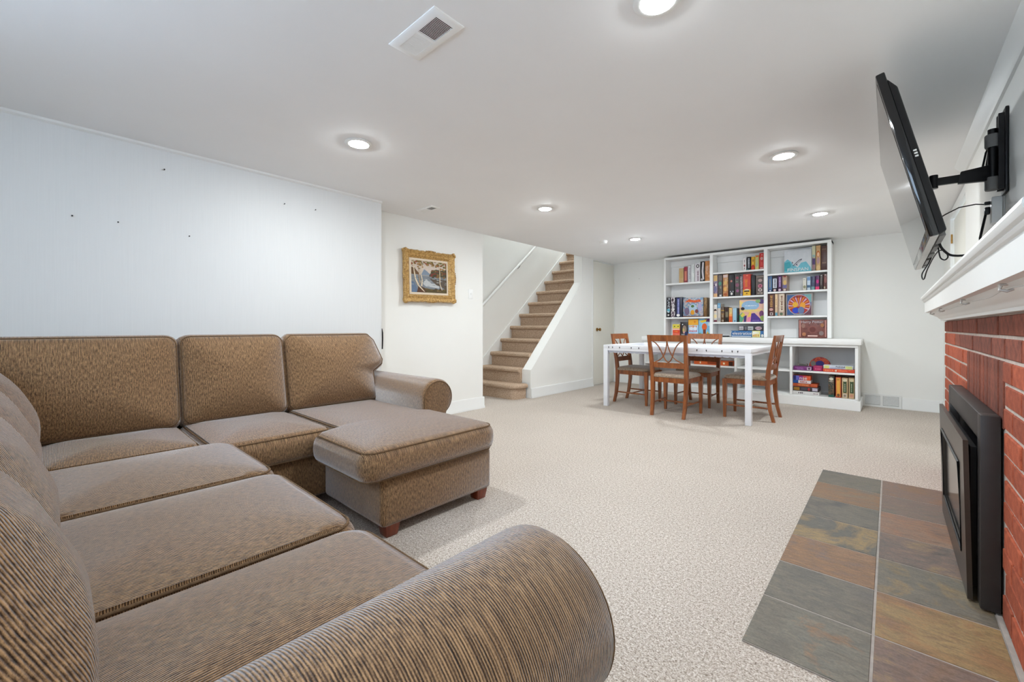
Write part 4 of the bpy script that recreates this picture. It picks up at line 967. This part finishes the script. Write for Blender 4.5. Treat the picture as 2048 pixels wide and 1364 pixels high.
for k in range(26): blob(random.uniform(.0, 1), random.uniform(.2, .5), .05, .012, random.choice([(110, 118, 124), (150, 156, 160), (96, 92, 84), (170, 172, 170)]))
for k in range(60): blob(random.uniform(0, 1), random.uniform(.86, 1), .04, .03, random.choice([(130, 96, 50), (110, 104, 56), (150, 120, 70), (146, 80, 56), (176, 150, 110)]))
for k in range(26): blob(random.choice([random.uniform(0, .34), random.uniform(.64, 1)]), random.uniform(.74, .9), .03, .025, random.choice([(140, 104, 56), (110, 100, 60), (160, 120, 70)]))
for k in range(24): blob(random.uniform(.56, .98), random.uniform(.5, .72), .04, .03, random.choice([(96, 84, 52), (120, 70, 50), (70, 70, 48), (130, 100, 60)]))
for k in range(20): blob(random.uniform(.1, .98), random.uniform(.0, .14), .05, .02, random.choice([(110, 92, 52), (84, 66, 44), (120, 100, 66)]))
def trunk(p, wd, rgb=(222, 204, 176)):
    l = [(u - wd * s, v) for (u, v), s in p]; r = [(u + wd * s, v) for (u, v), s in reversed(p)]
    poly(l + r, rgb)
    for (u, v), s in p:
        for _ in range(2): blob(u + random.uniform(-.5, .5) * wd * s, v + random.uniform(-.05, .05), wd * .4, .012, (96, 70, 52), 5)
trunk([((.06, .95), .5), ((.08, .7), .8), ((.12, .42), 1), ((.2, .22), 1.4), ((.36, .03), .8)], .018)
trunk([((.3, .9), .4), ((.26, .6), .7), ((.3, .4), .9), ((.28, .2), 1.2)], .016)
trunk([((.22, .8), .4), ((.21, .5), .7), ((.24, .3), .8)], .012, (196, 160, 120))
trunk([((.79, .96), .5), ((.8, .6), .8), ((.8, .3), .9), ((.86, .1), 1)], .012)
cv.from_pydata(vb, [], fbs)
for m in mats: cv.materials.append(m)
for p, i in zip(cv.polygons, mis): p.material_index = i
link('canvas', cv, pt)

# ------------------------------------------------------------------ television and its mount
tv = thing('television', 'large black flat television tilted down above the mantel', 'television', (.0315, 2.94, 1.70), (0, R(-12.9), 0))
w2, h2 = .64, .355
B().box(0, .03, -w2, w2, -h2, h2, .005).obj('bezel', M['gloss'], tv)
B().box(-.0015, .004, -w2 + .028, w2 - .028, -h2 + .03, h2 - .028).obj('screen', paint('screen_glass', srgb(16, 16, 18), .06, .02, 5, spec=.7), tv)
B().hexa([(.03, -w2 + .006, -h2 + .004), (.055, -w2 + .02, -h2 + .012), (.03, w2 - .006, -h2 + .004), (.055, w2 - .02, -h2 + .012), (.03, -w2 + .006, h2 - .03), (.055, -w2 + .03, h2 - .07), (.03, w2 - .006, h2 - .03), (.055, w2 - .03, h2 - .07)], .006).obj('back_shell', M['black'], tv)
B().box(.004, .028, -w2 + .01, w2 - .01, -h2 - .002, -h2 + .001).obj('bottom_strip', M['lightgrey'], tv)
for y0, y1 in ((-.6, -.38), (-.3, -.12), (-.05, .1), (.2, .42), (.48, .6)):
    B().box(.032, .05, y0, y1, -h2 - .004, -h2 + .012).obj('port_panel', M['grey'], tv)
for k in range(3):
    B().box(.036, .046, -w2 + .009, -w2 + .02, -.03 + k * .012, -.024 + k * .012).obj('side_label', M['lightgrey'], tv)
B().box(.055, .075, -.22, -.16, -.2, .2).box(.055, .075, .16, .22, -.2, .2).box(.056, .072, -.16, .16, -.04, .04).obj('mount_bracket', M['blacksat'], tv)
am = thing('tv_wall_mount', 'black articulated arm holding the television to the wall', 'wall mount', (XBR, 2.97, 1.72))
B().box(-.012, -.001, -.05, .05, -.10, .29, .003).obj('wall_plate', M['blacksat'], am)
B().box(-.03, -.012, -.03, -.01, -.08, .27).box(-.03, -.012, .01, .03, -.08, .27).obj('plate_flange', M['blacksat'], am)
B().lathe([(.016, -.06), (.016, .21)], (-.045, 0, 0), 'z', 12).obj('hinge_post', M['black'], am)
for z in (-.045, .155):
    B().lathe([(.024, -.03), (.026, -.025), (.026, .025), (.024, .03)], (-.045, 0, z), 'z', 14).obj('hinge_collar', M['grey'], am)
B().hexa([(-.16, -.04, -.028), (-.045, -.012, -.03), (-.16, -.016, -.028), (-.045, .014, -.03), (-.15, -.04, .028), (-.045, -.012, .045), (-.15, -.016, .028), (-.045, .014, .045)], .003).obj('arm_link', M['black'], am)
B().hexa([(-.235, -.05, -.022), (-.14, -.036, -.022), (-.235, -.03, -.022), (-.14, -.018, -.022), (-.235, -.05, .014), (-.14, -.036, .016), (-.235, -.03, .014), (-.14, -.018, .016)], .003).obj('arm_link', M['black'], am)
B().lathe([(.016, -.035), (.016, .03)], (-.242, -.04, 0), 'z', 12).obj('pivot', M['black'], am)
B().tube([(-.03, .03, .2), (-.06, .05, .12), (-.075, .035, .03), (-.055, .03, -.03)], .004, 6).obj('cable', M['black'], am)
B().tube([(-.03, .03, .22), (-.05, .045, .14), (-.06, .03, .05), (-.05, .03, -.02)], .004, 6).obj('cable', M['black'], am)
pb = thing('power_adapter', 'white surge adapter plugged into wall outlet behind the mantel', 'power adapter', (XBR, 3.05, 1.555))
B().box(-.006, -.0005, -.04, .04, -.065, .085, .002).obj('outlet_plate', M['lightgrey'], pb)
B().box(-.042, -.006, -.03, .035, -.055, .07, .005).obj('adapter_body', M['white'], pb)
B().box(-.06, -.042, .0, .03, -.005, .03, .004).obj('plug', M['black'], pb)
B().box(-.062, -.042, -.008, .012, .04, .055, .003).obj('usb_plug', M['black'], pb)
B().tube([(-.055, .015, .0), (-.062, .03, -.05), (-.07, .05, -.11), (-.06, .1, -.2), (-.05, .2, -.318)], .005, 8).obj('power_cord', M['black'], pb)
B().tube([(XBR - .06, 3.06, 1.60), (.31, 3.05, 1.605), (.25, 3.0, 1.59), (.2, 2.95, 1.555), (.16, 2.9, 1.52)], .0028, 6).obj('usb_cable', M['black'], label='thin black cable running from adapter to the television', category='cable')
def smooth_path(P, m=6):
    P = [Vector(p) for p in P]; out = []
    for k in range(len(P) - 1):
        p0, p1, p2, p3 = P[max(k - 1, 0)], P[k], P[k + 1], P[min(k + 2, len(P) - 1)]
        for q in range(m):
            u = q / m
            out.append(.5 * (2 * p1 + (p2 - p0) * u + (2 * p0 - 5 * p1 + 4 * p2 - p3) * u * u + (3 * p1 - p0 - 3 * p2 + p3) * u ** 3))
    return out + [P[-1]]
tvm = (Matrix.Translation((.0315, 2.94, 1.70)) @ Matrix.Rotation(R(-12.9), 4, 'Y')).inverted()
def tv_cable(P, rad): B().tube([tvm @ p for p in smooth_path(P)], rad, 7).obj('cable', M['black'], tv, smooth=60)
tv_cable([(.160, 2.64, 1.372), (.168, 2.645, 1.35), (.19, 2.655, 1.322), (.215, 2.67, 1.315), (.245, 2.70, 1.318)], .005)
tv_cable([(.160, 2.70, 1.372), (.162, 2.70, 1.345), (.168, 2.705, 1.315), (.182, 2.71, 1.305), (.192, 2.715, 1.32), (.182, 2.72, 1.345), (.165, 2.74, 1.352), (.150, 2.84, 1.330), (.135, 2.95, 1.285), (.128, 3.0, 1.250), (.122, 3.02, 1.252), (.122, 3.03, 1.28), (.145, 3.04, 1.33), (.158, 3.05, 1.368)], .0028)

# ------------------------------------------------------------------ ceiling fittings
def downlight(x, y, label, z=H):
    o = thing('recessed_light', label, 'ceiling light', (x, y, z), group='recessed ceiling lights')
    B().lathe([(.058, 0), (.082, -.001), (.084, -.004), (.078, -.007), (.06, -.008), (.058, -.004)], (0, 0, 0), 'z', 32).obj('trim_ring', M['trim'], o)
    B().lathe([(0, -.0155), (.02, -.015), (.04, -.0125), (.052, -.0095), (.0575, -.006), (.0575, -.001)], (0, 0, 0), 'z', 32).obj('lens', M['lens'], o)
for x, y, lab in ((-2.495, 1.31, 'round recessed ceiling light nearest the left wall and sofa'), (-2.505, 3.25, 'recessed ceiling light between sofa and stairs, middle of left row'), (-2.49, 5.165, 'recessed ceiling light farthest away in the left row'),
                  (-.537, 3.333, 'recessed ceiling light before the television, middle of right row'), (-.534, 5.28, 'recessed ceiling light above the table end, right row'), (-.614, 1.45, 'recessed ceiling light cut by the top picture edge'),
                  (-4.34, 7.2, 'added unseen light in high stairwell ceiling above the top steps'), (-4.34, 5.2, 'added unseen light in high stairwell ceiling above the lower steps')):  # both stairwell lights are unseen, added to brighten the steps
    downlight(x, y, lab, 4.7 if x < -4 else H)
def vent(x0, x1, y0, y1, label, dark_to):
    o = thing('ceiling_vent', label, 'vent', ((x0 + x1) / 2, (y0 + y1) / 2, H), group='ceiling vents')
    w, d = (x1 - x0) / 2, (y1 - y0) / 2; a, c = w * .80, d * .56
    b = B()
    def rg(ww, dd, z): return [(-ww, -dd, z), (ww, -dd, z), (ww, dd, z), (-ww, dd, z)]
    b.rings([rg(w, d, 0), rg(w, d, -.003), rg(w - .008, d - .008, -.008), rg(a, c, -.009), rg(a, c, -.0015)], cap0=False, cap1=False)
    b.obj('frame', M['white'], o)
    B().box(-a, a, -c, c, -.0018, -.0005).obj('duct_void', M['vent_dark'], o)
    n = 17 if dark_to else 8
    for k in range(n * 2):
        x = -a + (k + .5) * a / n
        if k in (n - 1, n): continue
        right = k >= n
        tl = .0042 * (-1 if right else 1)
        m = B().hexa([(x - .0012 - tl, -c, -.009), (x + .0012 - tl, -c, -.009), (x - .0012 - tl, c, -.009), (x + .0012 - tl, c, -.009), (x - .0012 + tl, -c, -.002), (x + .0012 + tl, -c, -.002), (x - .0012 + tl, c, -.002), (x + .0012 + tl, c, -.002)])
        m.obj('louver', M['white'], o)
    B().box(-a / n, a / n, -c, c, -.009, -.002).obj('centre_bar', M['white'], o)
vent(-1.527, -1.223, .932, 1.076, 'large white ceiling register over the sofa', 1)
vent(-3.495, -3.24, 2.43, 2.545, 'small white ceiling register near the gold framed painting', 0)
sd = thing('smoke_detector', 'small white round smoke detector on the ceiling by the door', 'smoke detector', (-2.865, 5.0, H))
B().lathe([(.052, 0), (.052, -.012), (.048, -.016)], (0, 0, 0), 'z', 24).obj('base_plate', M['white'], sd)
B().lathe([(.046, -.016), (.045, -.03), (.036, -.037), (0, -.039)], (0, 0, 0), 'z', 24).obj('cover', M['white'], sd)
# wall grille low on the back wall
wg = thing('wall_grille', 'white two-panel return air grille at floor by bookcase', 'grille', (-.082, YB, 0))
B().box(-.186, .184, -.012, -.0005, .0, .025).box(-.186, .184, -.012, -.0005, .145, .165).box(-.186, -.16, -.012, -.0005, .025, .145).box(.158, .184, -.012, -.0005, .025, .145).box(-.014, .012, -.012, -.0005, .025, .145).obj('frame', M['trim'], wg)
B().box(-.17, .17, -.003, -.0005, .02, .15).obj('duct_void', M['grey'], wg)
for k in range(12):
    z = .03 + k * .0098
    for a, b_ in ((-.159, -.015), (.013, .157)):
        B().hexa([(a, -.011, z), (b_, -.011, z), (a, -.009, z), (b_, -.009, z), (a, -.006, z + .007), (b_, -.006, z + .007), (a, -.004, z + .007), (b_, -.004, z + .007)]).obj('louver', M['trim'], wg)
# light switch
sw = thing('light_switch', 'white light switch beside the stair opening', 'switch', (XP, 3.415, 1.405))
B().box(.0005, .006, -.035, .035, -.057, .057, .002).obj('plate', M['white'], sw)
B().hexa([(.006, -.005, -.011), (.010, -.005, -.009), (.006, .005, -.011), (.010, .005, -.009), (.006, -.005, .011), (.014, -.005, .009), (.006, .005, .011), (.014, .005, .009)]).obj('toggle', M['white'], sw)
# nails left in the wall
for i, (y, z) in enumerate(((.084, 1.643), (.277, 1.642), (.496, 2.024), (.626, 1.613), (1.221, 1.961), (1.457, 1.964))):
    B().tube([(XL - .005, y, z - .002), (XL + .014, y, z), (XL + .0145, y, z)], [.0018, .0018, .0045], 8).obj('nail', M['blacksat'], label=('leftmost bare nail in the white wall above the sofa', 'second bare nail from the left above the sofa', 'highest bare nail above the sofa, nearest the ceiling', 'lowest bare nail in the white wall above the sofa', 'left one of the two nails near the painting side of the wall', 'rightmost bare nail in the white wall above the sofa')[i], category='nail', group='nails in the left wall')
B().tube([(-3.294, YB + .004, 1.86), (-3.294, YB - .012, 1.862), (-3.294, YB - .0125, 1.862)], [.0018, .0018, .0045], 8).obj('nail', M['blacksat'], label='single nail in the back wall between door and bookcase', category='nail')
B().tube([(XL + .006, 2.063, .99), (XL + .006, 2.068, .95), (XL + .004, 2.07, .90), (XL, 2.07, .80)], [.003, .007, .007, .006], 8).obj('black_cord', M['black'], label='short black cord hanging at the wall corner behind the sofa', category='cord')
